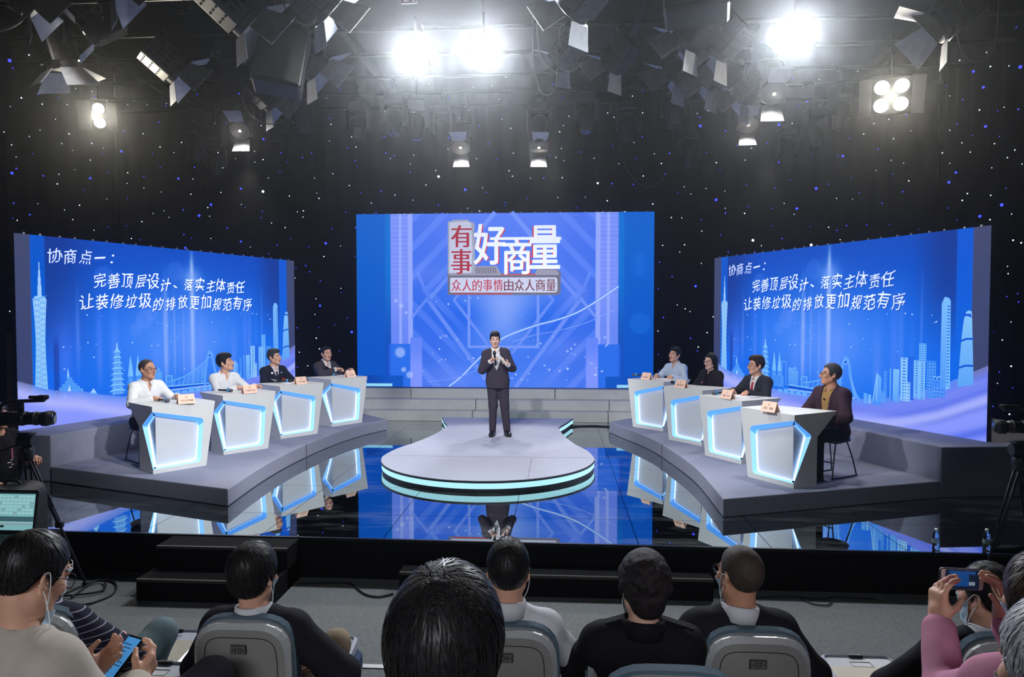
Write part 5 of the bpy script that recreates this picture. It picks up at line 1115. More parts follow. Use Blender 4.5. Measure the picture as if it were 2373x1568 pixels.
f.body(SK1, .004, legs=False); f.hair(HBK, 'short', h=.004, thick=.013, top=.006, nape=-.07); f.strands(f.I_hair, STRK, 1500); f.hair(BUZZ2, 'short', thick=.0035, top=-.01, nape=-.105, front=.04, name='cropped_sides', disp=.0003);  f.cloth('sweatshirt', WSH2, .024, ('torso', 'arms'), .93, wr=.008, sc=18); f.cloth('trousers', TROU, .014, ('legs',), h=.010); f.shoes(SHOE); f.glasses(GLB, .027, .021); f.mask(MASKM, LOOP, z0=-.15, z1=-.085)
def smartphone(label, loc, rot, screen, L=.148, w=.072, frame=(20, 20, 24), bez=None):
    t = thing('smartphone', label, 'phone', loc, rot=rot); m = MB(); out = [tuple(p) for p in round_poly([(-w/2, -L/2), (w/2, -L/2), (w/2, L/2), (-w/2, L/2)], .011, 4)]; m.prism(out, -.004, .004); m.build('case', M('phone_case_%d' % frame[0], frame, .35), t)
    m = MB(); q = [tuple(p) for p in round_poly([(-w/2+.003, -L/2+.003), (w/2-.003, -L/2+.003), (w/2-.003, L/2-.003), (-w/2+.003, L/2-.003)], .009, 4)]; m.prism(q, .004, .0046); m.build('bezel', M('phone_bezel_%d' % (bez or frame)[0], bez or frame, .3), t)
    m = MB(); screen(m, w, L); m.build('screen', PSC, t); return t
def emat2(n, c, k=.6): return M(n, c, .3, em=c, es=k, var=0)
PSC = (emat2('phone_blue', (64, 132, 190), .8), emat2('phone_text', (40, 76, 118), .6), emat2('phone_dark', (10, 26, 48), .7), emat2('phone_screen_blue', (16, 62, 120), .8), emat2('phone_white', (150, 170, 190), .6))
def q4(m, i, x0, x1, y0, y1, z): m.mat(i).add([(x0, y0, z), (x1, y0, z), (x1, y1, z), (x0, y1, z)], [(0, 1, 2, 3)])
def scr1(m, w, L):
    q4(m, 0, -w/2+.004, w/2-.004, -L/2+.006, L/2-.006, .005); r = random.Random(2)
    for k in range(9): y = -L/2+.02+k*.012; q4(m, 1, -w/2+.008, w/2-.01-r.random()*.03, y, y+.004, .0052)
def scr2(m, w, L):
    q4(m, 2, -w/2+.004, w/2-.004, -L/2+.017, L/2-.017, .005); q4(m, 3, -w/2+.014, w/2-.012, -.022, .03, .0052); q4(m, 3, .018, w/2-.008, -L/2+.03, L/2-.03, .0053)
    for s in (-1, 1):
        for k in range(3): q4(m, 4, -.018, -.006, s*(.028+k*.007), s*(.028+k*.007)+.005, .0055)
rm = Matrix.Rotation(R(-22), 3, 'Z') @ Matrix.Rotation(R(38), 3, 'X')
smartphone('dark smartphone with a blue screen held by the man in the cream sweatshirt', tuple(PH), rm.to_euler(), scr1)
f = aud('black-haired person in the third row, only the head showing at the bottom centre', (.873, 1.171, 1.99), .9, world=dict(wl=(.7, 1.5, 1.5), wr=(1.05, 1.5, 1.5)), lean=-3, yaw=-3, pitch=3, roll=-2, **LAPS)
f.hc = 1.02; f.body(SK2, .004, legs=False); f.hair(HBK, 'full', h=.004, thick=.026, top=.020, nape=-.085); f.strands(f.I_hair, STRK, 1500); f.hair(BUZZ2, 'short', thick=.0035, top=-.01, nape=-.105, front=.04, name='cropped_sides', disp=.0003);  f.cloth('jacket', BLKC, .022, ('torso', 'arms'), .9); f.cloth('trousers', TROU, .012, ('legs',), h=.010); f.shoes(SHOE)
PKP = np.array([2.40, 2.43, 1.685]); PINK = fabric('pink_wool', (196, 134, 160), vs=30)
f = aud('brown-haired woman in a pink coat holding up a phone to film the stage', (2.375, 2.00, 1.785), .62, world=dict(wl=(2.292, 2.36, 1.575), wr=(2.475, 2.33, 1.60), knees=((2.14, 2.50, 1.20), (2.6, 2.5, 1.2)), ankles=((2.2, 2.35, .78), (2.6, 2.35, .78))), lean=5, yaw=8, pitch=2, sc=.96, sh=.15, hl=dict(f=(-.05, -.12, 1), n=(-.95, -.15, .1), curl=.42, thumb=.55), hr=dict(f=(.05, -.12, 1), n=(.95, -.15, .1), curl=.42, thumb=.55), pl=(.25, .1, -1.), pr=(-.25, .1, -1.), fat=1.05)
f.body(SK1, .004, legs=False); f.hair(hairmat('brown_hair', 0), 'bob', thick=.022, top=.012); f.strands(f.I_hair, STRB, 900); f.cloth('coat', PINK, .018, ('torso', 'arms'), .86, wr=.007, sc=18); f.collar(PINK, r=.08, hgt=.03); f.cloth('trousers', fabric('taupe_trousers', (92, 84, 80)), .014, ('legs',), h=.010, wr=.005); f.shoes(SHOE); f.mask(MASKM, LOOP)
rm = Matrix.Rotation(R(4), 3, 'Z') @ Matrix.Rotation(R(88), 3, 'X') @ Matrix.Rotation(R(87), 3, 'Z')
smartphone('white-faced smartphone held sideways by the woman in pink, filming the stage', tuple(PKP), rm.to_euler(), scr2, frame=(24, 26, 40), bez=(196, 178, 178))
f = aud('man in a dark suit and mask seated beyond the raised phone', (2.774, 2.93, 1.442), .4, world=dict(wl=(2.6, 3.2, .98), wr=(2.95, 3.2, .98)), lean=-5, yaw=26, pitch=2, **LAPS)
f.body(SK1, legs=False); f.hair(HBK, 'short', thick=.014, top=.006); f.strands(f.I_hair, STRK, 900); f.hair(BUZZ2, 'short', thick=.0035, top=-.01, nape=-.105, front=.04, name='cropped_sides', disp=.0003);  f.cloth('shirt', WH4, .009, ('torso',)); f.collar(WH4, hgt=.05); f.cloth('jacket', DKN, .024, ('torso', 'arms'), .9, wr=.005); f.cloth('trousers', TROU, .012, ('legs',), h=.010); f.shoes(SHOE); f.mask(MASKM, LOOP)
f = aud('grey-haired person in a pale top cut off by the right picture edge', (1.975, 1.34, 1.905), .9, world=dict(wl=(1.8, 1.65, 1.45), wr=(2.15, 1.65, 1.45)), lean=0, yaw=12, pitch=4, **LAPS)
f.body(SK1, .005, legs=False); f.hair(HGY, 'full', h=.004, thick=.022, top=.012, nape=-.08); f.strands(f.I_hair, STRG, 1500); f.cloth('top', fabric('pale_grey_top', (190, 194, 204)), .02, ('torso', 'arms'), .9); f.cloth('trousers', TROU, .012, ('legs',), h=.010); f.shoes(SHOE); f.mask(MASKM, LOOP)
t = thing('person', 'camera operator in a black T-shirt at the left edge behind the video camera', 'person', (-4.33, 6.45, 0), R(78))
f = Figure(t, standing=True, lean=3, yaw=-6, wr=(-.22, -.24, 1.02), wl=(.12, -.36, 1.18), hr=dict(curl=.5), hl=dict(f=(-.5, -.8, .1), n=(0, 0, -1), curl=.7), fat=1.1)
f.body(SK2, legs=False); f.hair(HBK, 'short'); f.strands(f.I_hair, STRK, 900); f.hair(BUZZ2, 'short', thick=.0035, top=-.01, nape=-.105, front=.04, name='cropped_sides', disp=.0003);  TSH = fabric('black_tshirt', (24, 23, 26)); f.cloth('tshirt', TSH, .024, ('torso', 'arms'), .04, hem=.84, flare=.01, wr=.006)
f.strip('printed_graphic', M('pink_print', (188, 92, 120), .8), f.I_tshirt, [(-.10, z) for z in np.linspace(.38, .26, 5)], [(.06, z) for z in np.linspace(.38, .26, 5)], .004)
for k in range(4): f.strip('printed_line', M('pale_print', (204, 188, 196), .8), f.I_tshirt, [(-.09, .255-k*.022), (-.09, .245-k*.022)], [(.05-.02*(k % 2), .255-k*.022), (.05-.02*(k % 2), .245-k*.022)], .004)
f.cloth('trousers', TROU, .014, ('legs',), leg=.98); f.shoes(SHOE)
# ---------------------------------------------------------------- audience seats
SHELL, BAND, PADM = M('grey_seat_plastic', (136, 134, 132), .45, spec=.4, var=.04), M('pale_seat_rim', (168, 170, 172), .3, spec=.55, var=.03), M('slate_blue_upholstery', (84, 99, 112), .9, spec=.1, bump=.2, bs=300)
LIDM, CREAM, DEEP = M('pale_seat_plastic', (176, 180, 192), .25, spec=.55, var=.03), M('cream_seat_board', (168, 160, 142), .35, spec=.4, var=.1, vs=5), M('deep_blue_upholstery', (58, 78, 108), .9, bump=.15, bs=300)
BOUT = [tuple(p) for p in round_poly([(-.165, .36), (.165, .36), (.205, .66), (.197, .93), (-.197, .93), (-.205, .66)], [.05, .05, .2, .13, .13, .2], 6)]
def ringface(mb, A, za, B, zb):
    n = len(A); mb.add([(x, za, z) for x, z in A]+[(x, zb, z) for x, z in B], [(i, (i+1) % n, n+(i+1) % n, n+i) for i in range(n)])
def seat(num, label, loc, rz=0.):
    """an upright seat seen from behind, facing +y"""
    t = thing('auditorium_seat', label, 'seat', loc, rz, 'upright auditorium seats'); tilt = math.radians(5); T = (rotm(tilt, 0, 0), np.array([0, .06, 0]))
    o2 = [tuple(p) for p in inset(np.array(BOUT), .019)]; o3 = [tuple(p) for p in inset(np.array(BOUT), .050)]
    m = MB(); m.T = T; m.mat(0); ringface(m, BOUT, .0, BOUT, -.035); ringface(m, BOUT, -.035, o2, -.052)
    m.build('rim', BAND, t)
    m = MB(); m.T = T; m.add([(x, -.052, z) for x, z in o2], [tuple(range(len(o2)))]); ringface(m, o2, -.052, o3, -.0525)
    m.build('back_panel', SHELL, t); m = MB(); m.T = T; g = [tuple(p) for p in inset(np.array(o3), .004)]; ringface(m, o3, -.0532, g, -.0532); m.build('panel_groove', M('dark_groove', (44, 44, 46), .7), t)
    po = [tuple(p) for p in round_poly([(-.17, .34), (.17, .34), (.215, .66), (.203, .943), (-.203, .943), (-.215, .66)], [.05, .05, .2, .14, .14, .2], 6)]; pi = [tuple(p) for p in inset(np.array(po), .03)]
    m = MB(); m.T = T; ringface(m, po, .028, po, -.006); ringface(m, pi, .045, po, .028); m.add([(x, .045, z) for x, z in pi], [tuple(range(len(pi)))[::-1]]); m.add([(x, -.006, z) for x, z in po], [tuple(range(len(po)))]); m.build('back_pad', PADM, t)
    m = MB(); m.bbox((0, .30, .40), (.44, .46, .10), .03); m.build('seat_cushion', PADM, t)
    for sx in (1, -1): m = MB(); m.bbox((sx*.225, .26, .19), (.03, .34, .38), .01); m.build('side_support', SHELL, t)
    if num:
        m = MB(); m.T = T; m.bbox((-.005, -.055, .83), (.066, .008, .040), .003); pl = m.build('number_plate', M('dark_plate_frame', (50, 48, 48), .5), t)
        m = MB(); m.T = T; m.box((-.005, -.0595, .83), (.057, .0016, .031)); m.build('plate_face', M('plate_face', (124, 120, 118), .4, .4), pl)
        v, f = fit(num, -.019, .011, .819, .841); m = MB(); m.T = T; m.add([(x, -.0608, z) for x, z in v], f)
        for x in (-.027, .018): m.sphere((x, -.0604, .83), .003, 6, 4)
        m.build('digits', M('dark_digits', (30, 28, 28), .6), pl)
    return t
seat('10', 'grey seat with number plate 10, behind the man in the dark suit', (-.21, 2.80, .4))
seat('09', 'grey seat with number plate 09, behind the man in the white shirt', (.86, 2.80, .4))
seat('08', 'grey seat hidden behind the curly-haired woman', (1.38, 2.79, .4))
seat('07', 'grey seat with number plate 07, behind the balding man in a suit', (1.834, 2.81, .4))
seat('', 'grey seat behind the man in the striped jersey', (-1.14, 2.82, .4), .1)
seat('', 'grey seat behind the masked suited man near the raised phone', (2.80, 2.82, .4))
seat('', 'grey seat at the bottom left behind the man in the cream sweatshirt', (-.72, 1.99, .62), .15)
seat('', 'grey seat at the bottom right of centre, its top edge just showing', (1.384, 2.03, .62))
seat('', 'grey seat under the woman in the pink coat', (2.38, 1.98, .62))
def folded(label, x, yfar, tier, w=.44, seal=True):
    """a seat folded flat: pale back shell uppermost"""
    t = thing('folded_seat', label, 'seat', (x, yfar, tier), 0, 'seats folded flat'); L = .50
    def ol(d, y1=0.): return [tuple(p) for p in inset(np.array(round_poly([(-w/2, -L), (w/2, -L), (w/2-.04, 0), (-w/2+.04, 0)], [.03, .03, .05, .05], 4)), d)]
    a, b, c = ol(0), ol(.018), ol(.024); n = len(a)
    def rg(m, A, za, B, zb): m.add([(x_, y_, za) for x_, y_ in A]+[(x_, y_, zb) for x_, y_ in B], [(i, (i+1) % n, n+(i+1) % n, n+i) for i in range(n)])
    m = MB(); rg(m, a, .545, a, .592); rg(m, a, .592, b, .60); rg(m, b, .60, c, .590); m.build('rim', LIDM, t)
    m = MB(); yc = -.17; P = [(x_, y_) for x_, y_ in c]; m.add([(x_, y_, .590) for x_, y_ in P], [tuple(range(n))]); m.build('lid', LIDM, t)
    m = MB(); q = [(-w/2+.03, -L+.03), (w/2-.03, -L+.03), (w/2-.052, -.13), (-w/2+.052, -.13)]; m.prism(q, .5905, .593); m.build('board', CREAM, t)
    m = MB(); m.bbox((.0, -.022, .5985), (.07, .018, .012), .003); m.build('latch', M('black_latch', (18, 18, 20), .4), t)
    if seal:
        m = MB(); 
        for (x0, x1, y0, y1) in ((-.05, .05, -.125, -.121), (-.05, .05, -.075, -.071), (-.052, -.048, -.125, -.071), (.048, .052, -.125, -.071)): m.box(((x0+x1)/2, (y0+y1)/2, .5915), (x1-x0, y1-y0, .002))
        m.build('embossed_frame', M('embossed_grey', (132, 134, 140), .4), t)
    m = MB(); m.bbox((0, -.24, .48), (w-.02, L-.04, .13), .03); m.build('cushion', DEEP, t); m = MB(); m.bbox((0, -.28, .2), (w-.08, .3, .42), .01); m.build('pedestal', SHELL, t); return t
folded('folded pale seat with its right rim beside the striped man', -1.585, 3.80, .2)
folded('folded cream seat showing between the jeans knee and seat 10', -1.06, 3.82, .2)
folded('folded pale seat under the khaki knee beside seat 10', -.21, 3.80, .2)
folded('folded pale seat between seat 09 and the curly-haired woman', 1.365, 3.78, .2)
folded('folded seat edge showing right of seat 07', 2.13, 3.76, .2)
folded('folded cream seat right of seat 07, clear of the knees', 2.60, 3.755, .2)
folded('folded pale seat beside the pink sleeve', 3.09, 3.76, .2)
folded('folded seat in the second line left of seat 10', -.70, 3.07, .4)
# ---------------------------------------------------------------- cameras, laptop and odds and ends
CAMB, CAMG, RUB = M('black_camera_body', (26, 27, 31), .4, spec=.5), M('dark_lens_glass', (14, 18, 30), .08, spec=.9), M('black_rubber', (16, 16, 18), .7)
TUBE = M('dark_carbon_tube', (32, 34, 42), .35, .5)
def tripod(label, loc, hd, feet, pan=None):
    t = thing('video_tripod', label, 'tripod', loc); hub = np.array([0, 0, hd-.22])
    m = MB(); m.lathe([(.0, hd-.30), (.05, hd-.29), (.06, hd-.20), (.05, hd-.17), (.045, hd-.165)], n=16); m.build('crown', CAMB, t, True)
    m = MB(); m.bbox((0, 0, hd-.115), (.10, .09, .10), .02); m.cyl((-.07, 0, hd-.11), (.07, 0, hd-.11), .05, n=16); m.bbox((0, 0, hd-.045), (.12, .10, .03), .008); m.build('fluid_head', CAMB, t)
    for i, (x, y) in enumerate(feet):
        f = np.array([x, y, 0.03]); d = unit(f-hub); s = unit(np.cross(d, (0, 0, 1))); k = hub+(f-hub)*.55
        m = MB(); 
        for o in (-.022, .022): m.tube([hub+s*o, k+s*o], .011, 8)
        m.build('leg', TUBE, t, True); m = MB(); m.tube([hub+(f-hub)*.42, f], .013, 8); m.bbox(k, (.07, .05, .06), .01); m.build('lower_leg', TUBE, t)
        m = MB(); m.sphere(f+np.array([0, 0, -.005]), (.03, .03, .025), 10, 6); m.build('foot', RUB, t, True)
    if pan: m = MB(); m.tube([(0, 0, hd-.12), (np.array(pan)*.45+np.array([0, 0, (hd-.12)*.55])), np.array(pan)], .010, 8); m.tube([np.array(pan)*.8+np.array([0, 0, (hd-.12)*.2]), np.array(pan)], .017, 8); m.build('pan_handle', RUB, t, True)
    return t
def camcorder(label, loc, rz, sc=1.):
    t = thing('video_camera', label, 'video camera', loc, rz, scale=(sc,)*3)       # lens along +x
    RX = rotm(0, PI/2, 0)
    m = MB(); m.bbox((-.02, 0, .085), (.26, .11, .11), .022); m.bbox((-.17, 0, .10), (.10, .09, .10), .015); m.bbox((.02, -.062, .075), (.16, .03, .07), .012); m.build('body', CAMB, t)
    m = MB(); m.lathe([(.052, .10), (.052, .15), (.055, .155), (.055, .20), (.05, .205), (.05, .225)], (0, 0, .085), RX, 20); lb = m.build('lens_barrel', CAMB, t, True)
    m = MB(); m.torus((.175, 0, .085), .0555, .004, RX); m.build('focus_ring', M('brass_grey_ring', (120, 108, 96), .35, .7), lb, True)
    m = MB(); m.bbox((.265, 0, .085), (.085, .135, .115), .02); m.build('lens_hood', RUB, t); m = MB(); m.cyl((.30, 0, .085), (.312, 0, .085), .046, n=18); m.build('front_lens', CAMG, t, True)
    m = MB(); m.tube(catmull([(-.12, 0, .14), (-.10, 0, .20), (-.02, 0, .225), (.12, 0, .232), (.24, 0, .235)], 5), .015, 8); m.bbox((.05, 0, .175), (.05, .03, .09), .01); m.build('top_handle', CAMB, t, True)
    m = MB(); m.cyl((.12, .0, .262), (.27, .0, .262), .014, n=10); m.cyl((.20, 0, .262), (.27, 0, .262), .019, n=10); m.bbox((.235, 0, .245), (.03, .05, .03), .006); m.build('shotgun_microphone', RUB, t, True)
    m = MB(); m.bbox((-.19, 0, .195), (.12, .06, .05), .012); m.cyl((-.25, 0, .195), (-.29, 0, .20), .03, .034, 12); m.build('viewfinder', CAMB, t)
    m = MB(); m.bbox((-.0, -.09, .12), (.09, .012, .06), .004); m.build('side_screen', CAMB, t); return t
tripod('black video tripod at the left front of the stage, one leg reaching the floor cables', (-3.86, 6.27, 0), 1.50, [(.47, .10), (-.30, -.14), (-.22, .36)], (-.42, -.28, 1.22))
camcorder('black video camera on the left tripod, lens pointing to the stage', (-3.97, 6.27, 1.50), R(6), 1.12)
tripod('black video tripod at the right edge in front of the stage', (5.05, 6.40, 0), 1.50, [(-.42, -.12), (.12, -.3), (.35, .25)], (.4, -.3, 1.2))
camcorder('black video camera on the right tripod, seen from its left side', (5.17, 6.40, 1.50), R(172), 1.0)
t = thing('equipment_case', 'black rounded equipment case standing behind the left tripod', 'case', (-3.70, 5.95, 0))
m = MB(); o = [tuple(p) for p in round_poly([(-.20, 0), (.14, 0), (.14, 1.06), (-.20, 1.06)], [.02, .02, .13, .05], 6)]; m.prism(o, -.18, .18, rotm(PI/2, 0, 0)); m.build('case_body', M('black_case_fabric', (16, 16, 19), .6, bump=.2, bs=120), t, bevel=.02)
m = MB(); m.tube(catmull([(.13, -.19, .08), (.142, -.19, .4), (.143, -.19, .85), (.115, -.19, 1.0), (.04, -.19, 1.062), (-.15, -.19, 1.065)], 5), .006, 6); m.build('worn_edge_piping', M('worn_white_edge', (120, 122, 128), .6, var=.6, vs=40), t)
m = MB(); m.tube(catmull([(-.12, 0, 1.05), (-.10, 0, 1.09), (.0, 0, 1.09), (.02, 0, 1.05)], 4), .012, 8); m.build('handle', RUB, t, True)
t = thing('control_table', 'black table at the left edge carrying the laptop', 'table', (-2.90, 4.22, .2))
m = MB(); m.bbox((0, 0, .905), (1.30, .62, .04), .006); m.build('table_top', BLACKV, t); m = MB(); m.box((0, .29, .52), (1.26, .02, .72)); m.build('front_panel', BLACKV, t)
for sx in (-.6, .6):
    for sy in (-.27, .27): m = MB(); m.box((sx, sy, .4425), (.04, .04, .885)); m.build('leg', BLACKV, t)
t = thing('laptop', 'open laptop with a pale teal grid on its screen at the left edge', 'laptop', (-2.52, 4.22, 1.125))
m = MB(); m.bbox((0, 0, .011), (.42, .28, .022), .005); m.build('base', M('dark_laptop_shell', (52, 54, 60), .45, .3), t)
m = MB(); m.bbox((0, .15, .155), (.42, .016, .28), .006, rotm(R(-10), 0, 0)); lid = m.build('lid', M('black_laptop_lid', (24, 25, 28), .4), t)
m = MB(); T = (rotm(R(-10), 0, 0), np.array([0, .15, .155])); m.T = T
def lq(i, x0, x1, z0, z1, d): m.mat(i).add([(x0, -d, z0), (x1, -d, z0), (x1, -d, z1), (x0, -d, z1)], [(0, 1, 2, 3)])
lq(0, -.195, .195, -.115, .125, .0085); rr = random.Random(4); lq(2, -.195, .195, .115, .125, .0087)
for j in range(6):
    for i in range(14):
        lq(rr.choice((1, 1, 1, 4)), -.19+i*.0272, -.19+i*.0272+.022, .092-j*.021, .092-j*.021+.013, .0089)
lq(3, -.195, .195, -.06, -.028, .0089); lq(1, -.195, .195, -.066, -.063, .009); lq(2, -.05, .0, -.098, -.084, .009); lq(4, -.19, .19, -.082, -.07, .0089)
m.build('screen', (emat2('teal_screen', (128, 186, 190), .75), emat2('teal_cells', (160, 206, 206), .75), emat2('screen_dark_bar', (24, 40, 46), .7), emat2('screen_slate', (62, 96, 104), .75), emat2('screen_grey_cells', (136, 162, 166), .75)), lid)
m = MB(); m.box((0, -.0, .0225), (.37, .12, .002)); m.build('keyboard', RUB, t)
PET, WATER, CAPM = M('clear_bottle_plastic', (235, 242, 245), .05, trans=1., ior=1.3, var=0), M('water', (230, 240, 245), .0, trans=1., ior=1.33, var=0), M('white_bottle_cap', (226, 230, 232), .5)
LABELM = M('pale_bottle_label', (150, 178, 170), .4, alpha=.6, var=.2, vs=60)
def bottle(label, loc):
    t = thing('water_bottle', label, 'bottle', loc, 0, 'clear water bottles')
    m = MB(); m.lathe([(.02, 0), (.031, .004), (.032, .02), (.030, .03), (.032, .045), (.0295, .058), (.032, .07), (.032, .13), (.029, .138), (.031, .148), (.024, .172), (.0135, .188), (.0135, .2)], n=18); m.build('bottle_body', PET, t, True)
    m = MB(); m.lathe([(.0152, .192), (.0152, .21), (.0135, .212)], n=16); m.build('cap', CAPM, t, True); m = MB(); m.lathe([(.0323, .082), (.0323, .122)], n=18, cap=False); m.build('label', LABELM, t, True); return t
bottle('clear water bottle on the stage edge, further from the tripod', (4.504, 6.66, .4)); bottle('clear water bottle on the stage edge beside the right tripod leg', (4.958, 6.68, .4))
bottle('clear water bottle with a white cap beside the laptop', (-2.30, 3.98, 1.125))
def cable(label, lines, r=.009):
    m = MB()
    for P in lines: m.tube(catmull(P, 6), r, 6)
    o = m.build('cable', RUB, None, True); tag(o, label, 'cable'); return o
cable('black cable looped on the carpet below the left tripod', [[(-3.43, 6.15, .012), (-3.38, 6.42, .012), (-3.31, 6.5, .012), (-3.12, 6.41, .012), (-2.99, 6.17, .012), (-3.03, 6.00, .012), (-3.11, 5.92, .012), (-3.5, 5.8, .012)]])
cable('second black cable loop on the carpet by the left tripod', [[(-3.30, 6.05, .022), (-3.34, 6.36, .022), (-3.28, 6.44, .022), (-3.19, 6.37, .022), (-3.12, 6.22, .022), (-3.22, 6.13, .022), (-3.39, 6.07, .022)]])
cable('black cable snaking to the low step in front of the stage', [[(-1.40, 6.52, .012), (-1.08, 6.56, .012), (-.90, 6.55, .012), (-.70, 6.32, .012), (-.55, 6.26, .012), (-.44, 6.34, .012)]])
cable('thin black cables on the carpet right of the balding man', [[(2.84, 6.45, .01), (3.04, 6.50, .01), (3.25, 6.5, .01), (3.42, 6.47, .01), (3.57, 6.52, .01), (3.9, 6.5, .01)], [(3.25, 6.5, .012), (3.3, 6.36, .012), (3.42, 6.33, .012), (3.5, 6.42, .012)]], .006)
cable('bundle of black cables running from the bell platform to the right', [[(1.27+.02*k, 13.75, .47-.02*k), (1.42, 13.62+.05*k, .412), (1.75, 13.7+.03*k, .412), (2.05, 13.62+.04*k, .412)] for k in range(3)], .010)
o = MB().box((0, 0, .95), (.06, .03, 1.9)).build('wooden_post', M('brown_wood_post', (120, 84, 66), .7, var=.3, vs=12)); o.location = (-6.42, 9.25, .4); tag(o, 'brown wooden post standing at the left end of the left LED wall', 'post')
# ---------------------------------------------------------------- lighting rig
LAMPB, LAMPG, DOORM = M('black_lamp_housing', (30, 31, 36), .45, .3), M('grey_lamp_housing', (84, 86, 86), .5, .2), M('painted_barn_door', (176, 180, 190), .55, .1, var=.12, vs=12)
LENSM, LENSON = M('fresnel_glass', (70, 80, 96), .1, spec=.9), M('lit_fresnel_lens', (255, 244, 220), em=(255, 240, 214), es=9., var=0)
VENT = M('dark_vent_slots', (10, 10, 12), .8); STEEL = M('dull_steel', (120, 122, 126), .4, .8)
PIPEZ = 6.75; PIPEY = (8.2, 9.3, 10.5, 11.5, 12.6, 13.5, 14.4)
def hang(m, q, p):
    """stem from a lamp up to the height of the pipes, an arm to the nearest pipe and a clamp round it"""
    q = np.asarray(q, float); y = min(PIPEY, key=lambda v: abs(v-p[1]-q[1]))-p[1]; e = np.array([q[0], q[1], max(PIPEZ-p[2]-.05, q[2]+.02)]); g = np.array([q[0], y, PIPEZ-p[2]-.03])
    m.tube([q, e], .016, 8)
    if abs(y-q[1]) > .03: m.tube([e, (q[0], y, e[2])], .016, 8)
    m.box(g+np.array([0, 0, .02]), (.06, .09, .10)); return g
def fresnel(label, p, d, s=1., lit=False, grey=False, doors=(48, 48, 40, 55), up=(0, 0, 1), group='barn-door lamps in the rig'):
    t = thing('fresnel_lamp', label, 'studio lamp', p, 0, group); A = aim_m(d, up); T = (A, np.zeros(3)); hm = LAMPG if grey else LAMPB
    m = MB(); m.T = T; o = [tuple(q) for q in round_poly([(-.17*s, -.19*s), (.17*s, -.19*s), (.17*s, .14*s), (.1*s, .2*s), (-.1*s, .2*s), (-.17*s, .14*s)], .04*s, 3)]; m.prism(o, -.46*s, -.06*s); m.lathe([(.155*s, -.07*s), (.19*s, -.05*s), (.19*s, .02*s), (.18*s, .03*s)], n=24); m.mat(1)
    for sx in (-1, 1):
        for k in range(3):
            for j in range(4): m.box((sx*.1715*s, (-.12+.07*j)*s, (-.40+.11*k)*s), (.004, .022*s, .07*s))
    for k in range(3):
        for j in range(3): m.box(((-.09+.09*j)*s, -.1915*s, (-.40+.11*k)*s), (.05*s, .004, .022*s))
    for j in range(3): m.box(((-.09+.09*j)*s, 0, -.4615*s), (.03*s, .16*s, .004))
    m.build('housing', (hm, VENT), t)
    m = MB(); m.T = T; m.lathe([(.165*s, .0), (.12*s, .022*s), (.0, .032*s)], n=24, cap=False); m.build('lens', LENSON if lit else LENSM, t, True)
    for i, an in enumerate(doors):
        if an is None: continue
        w0, w1, L = (.13, .20, .30) if i % 2 == 0 else (.13, .165, .26); a = i*PI/2; th = R(an); ca, sa = math.cos(a), math.sin(a)
        def pt(u, l, off=0): r_ = .185+l*math.sin(th)+off*math.cos(th); z_ = .03+l*math.cos(th)-off*math.sin(th); return np.array([ca*u*-1*0+(-sa)*u+ca*r_, ca*u+sa*r_, z_])*s
        q = [pt(-w0, .0), pt(w0, 0), pt(w1, L), pt(-w1, L), pt(-w0, 0, .006), pt(w0, 0, .006), pt(w1, L, .006), pt(-w1, L, .006)]
        m = MB(); m.T = T; m.add(q, [(0, 1, 2, 3), (7, 6, 5, 4), (0, 4, 5, 1), (1, 5, 6, 2), (2, 6, 7, 3), (3, 7, 4, 0)]); m.build('barn_door', DOORM, t)
    # yoke, stem and clamp reach up to the pipe
    sx = A[:, 0]; top = np.array([0, 0, .30*s]); c = -A[:, 2]*.24*s; m = MB()
    m.tube(catmull([c+sx*.185*s, c+sx*.20*s+np.array([0, 0, .12*s]), c+sx*.16*s+np.array([0, 0, .29*s]), c+np.array([0, 0, .32*s]), c-sx*.16*s+np.array([0, 0, .29*s]), c-sx*.20*s+np.array([0, 0, .12*s]), c-sx*.185*s], 4), .013*s, 6); m.build('yoke', STEEL, t, True)
    m = MB(); q = c+np.array([0, 0, .32*s]); e = hang(m, q, p); m.build('clamp', LAMPB, t)
    m = MB(); s0 = c+A[:, 2]*-.2*s; m.tube(catmull([s0, s0+np.array([.12, -.1, -.18])*s, s0+np.array([.2, -.05, -.06])*s, e+np.array([.1, 0, -.1]), e+np.array([.03, 0, .02])], 5), .008, 6); m.build('power_cable', RUB, t, True)
    return t
DL, DR = (.62, .55, -.62), (-.62, .55, -.62)
def tm(px): return None
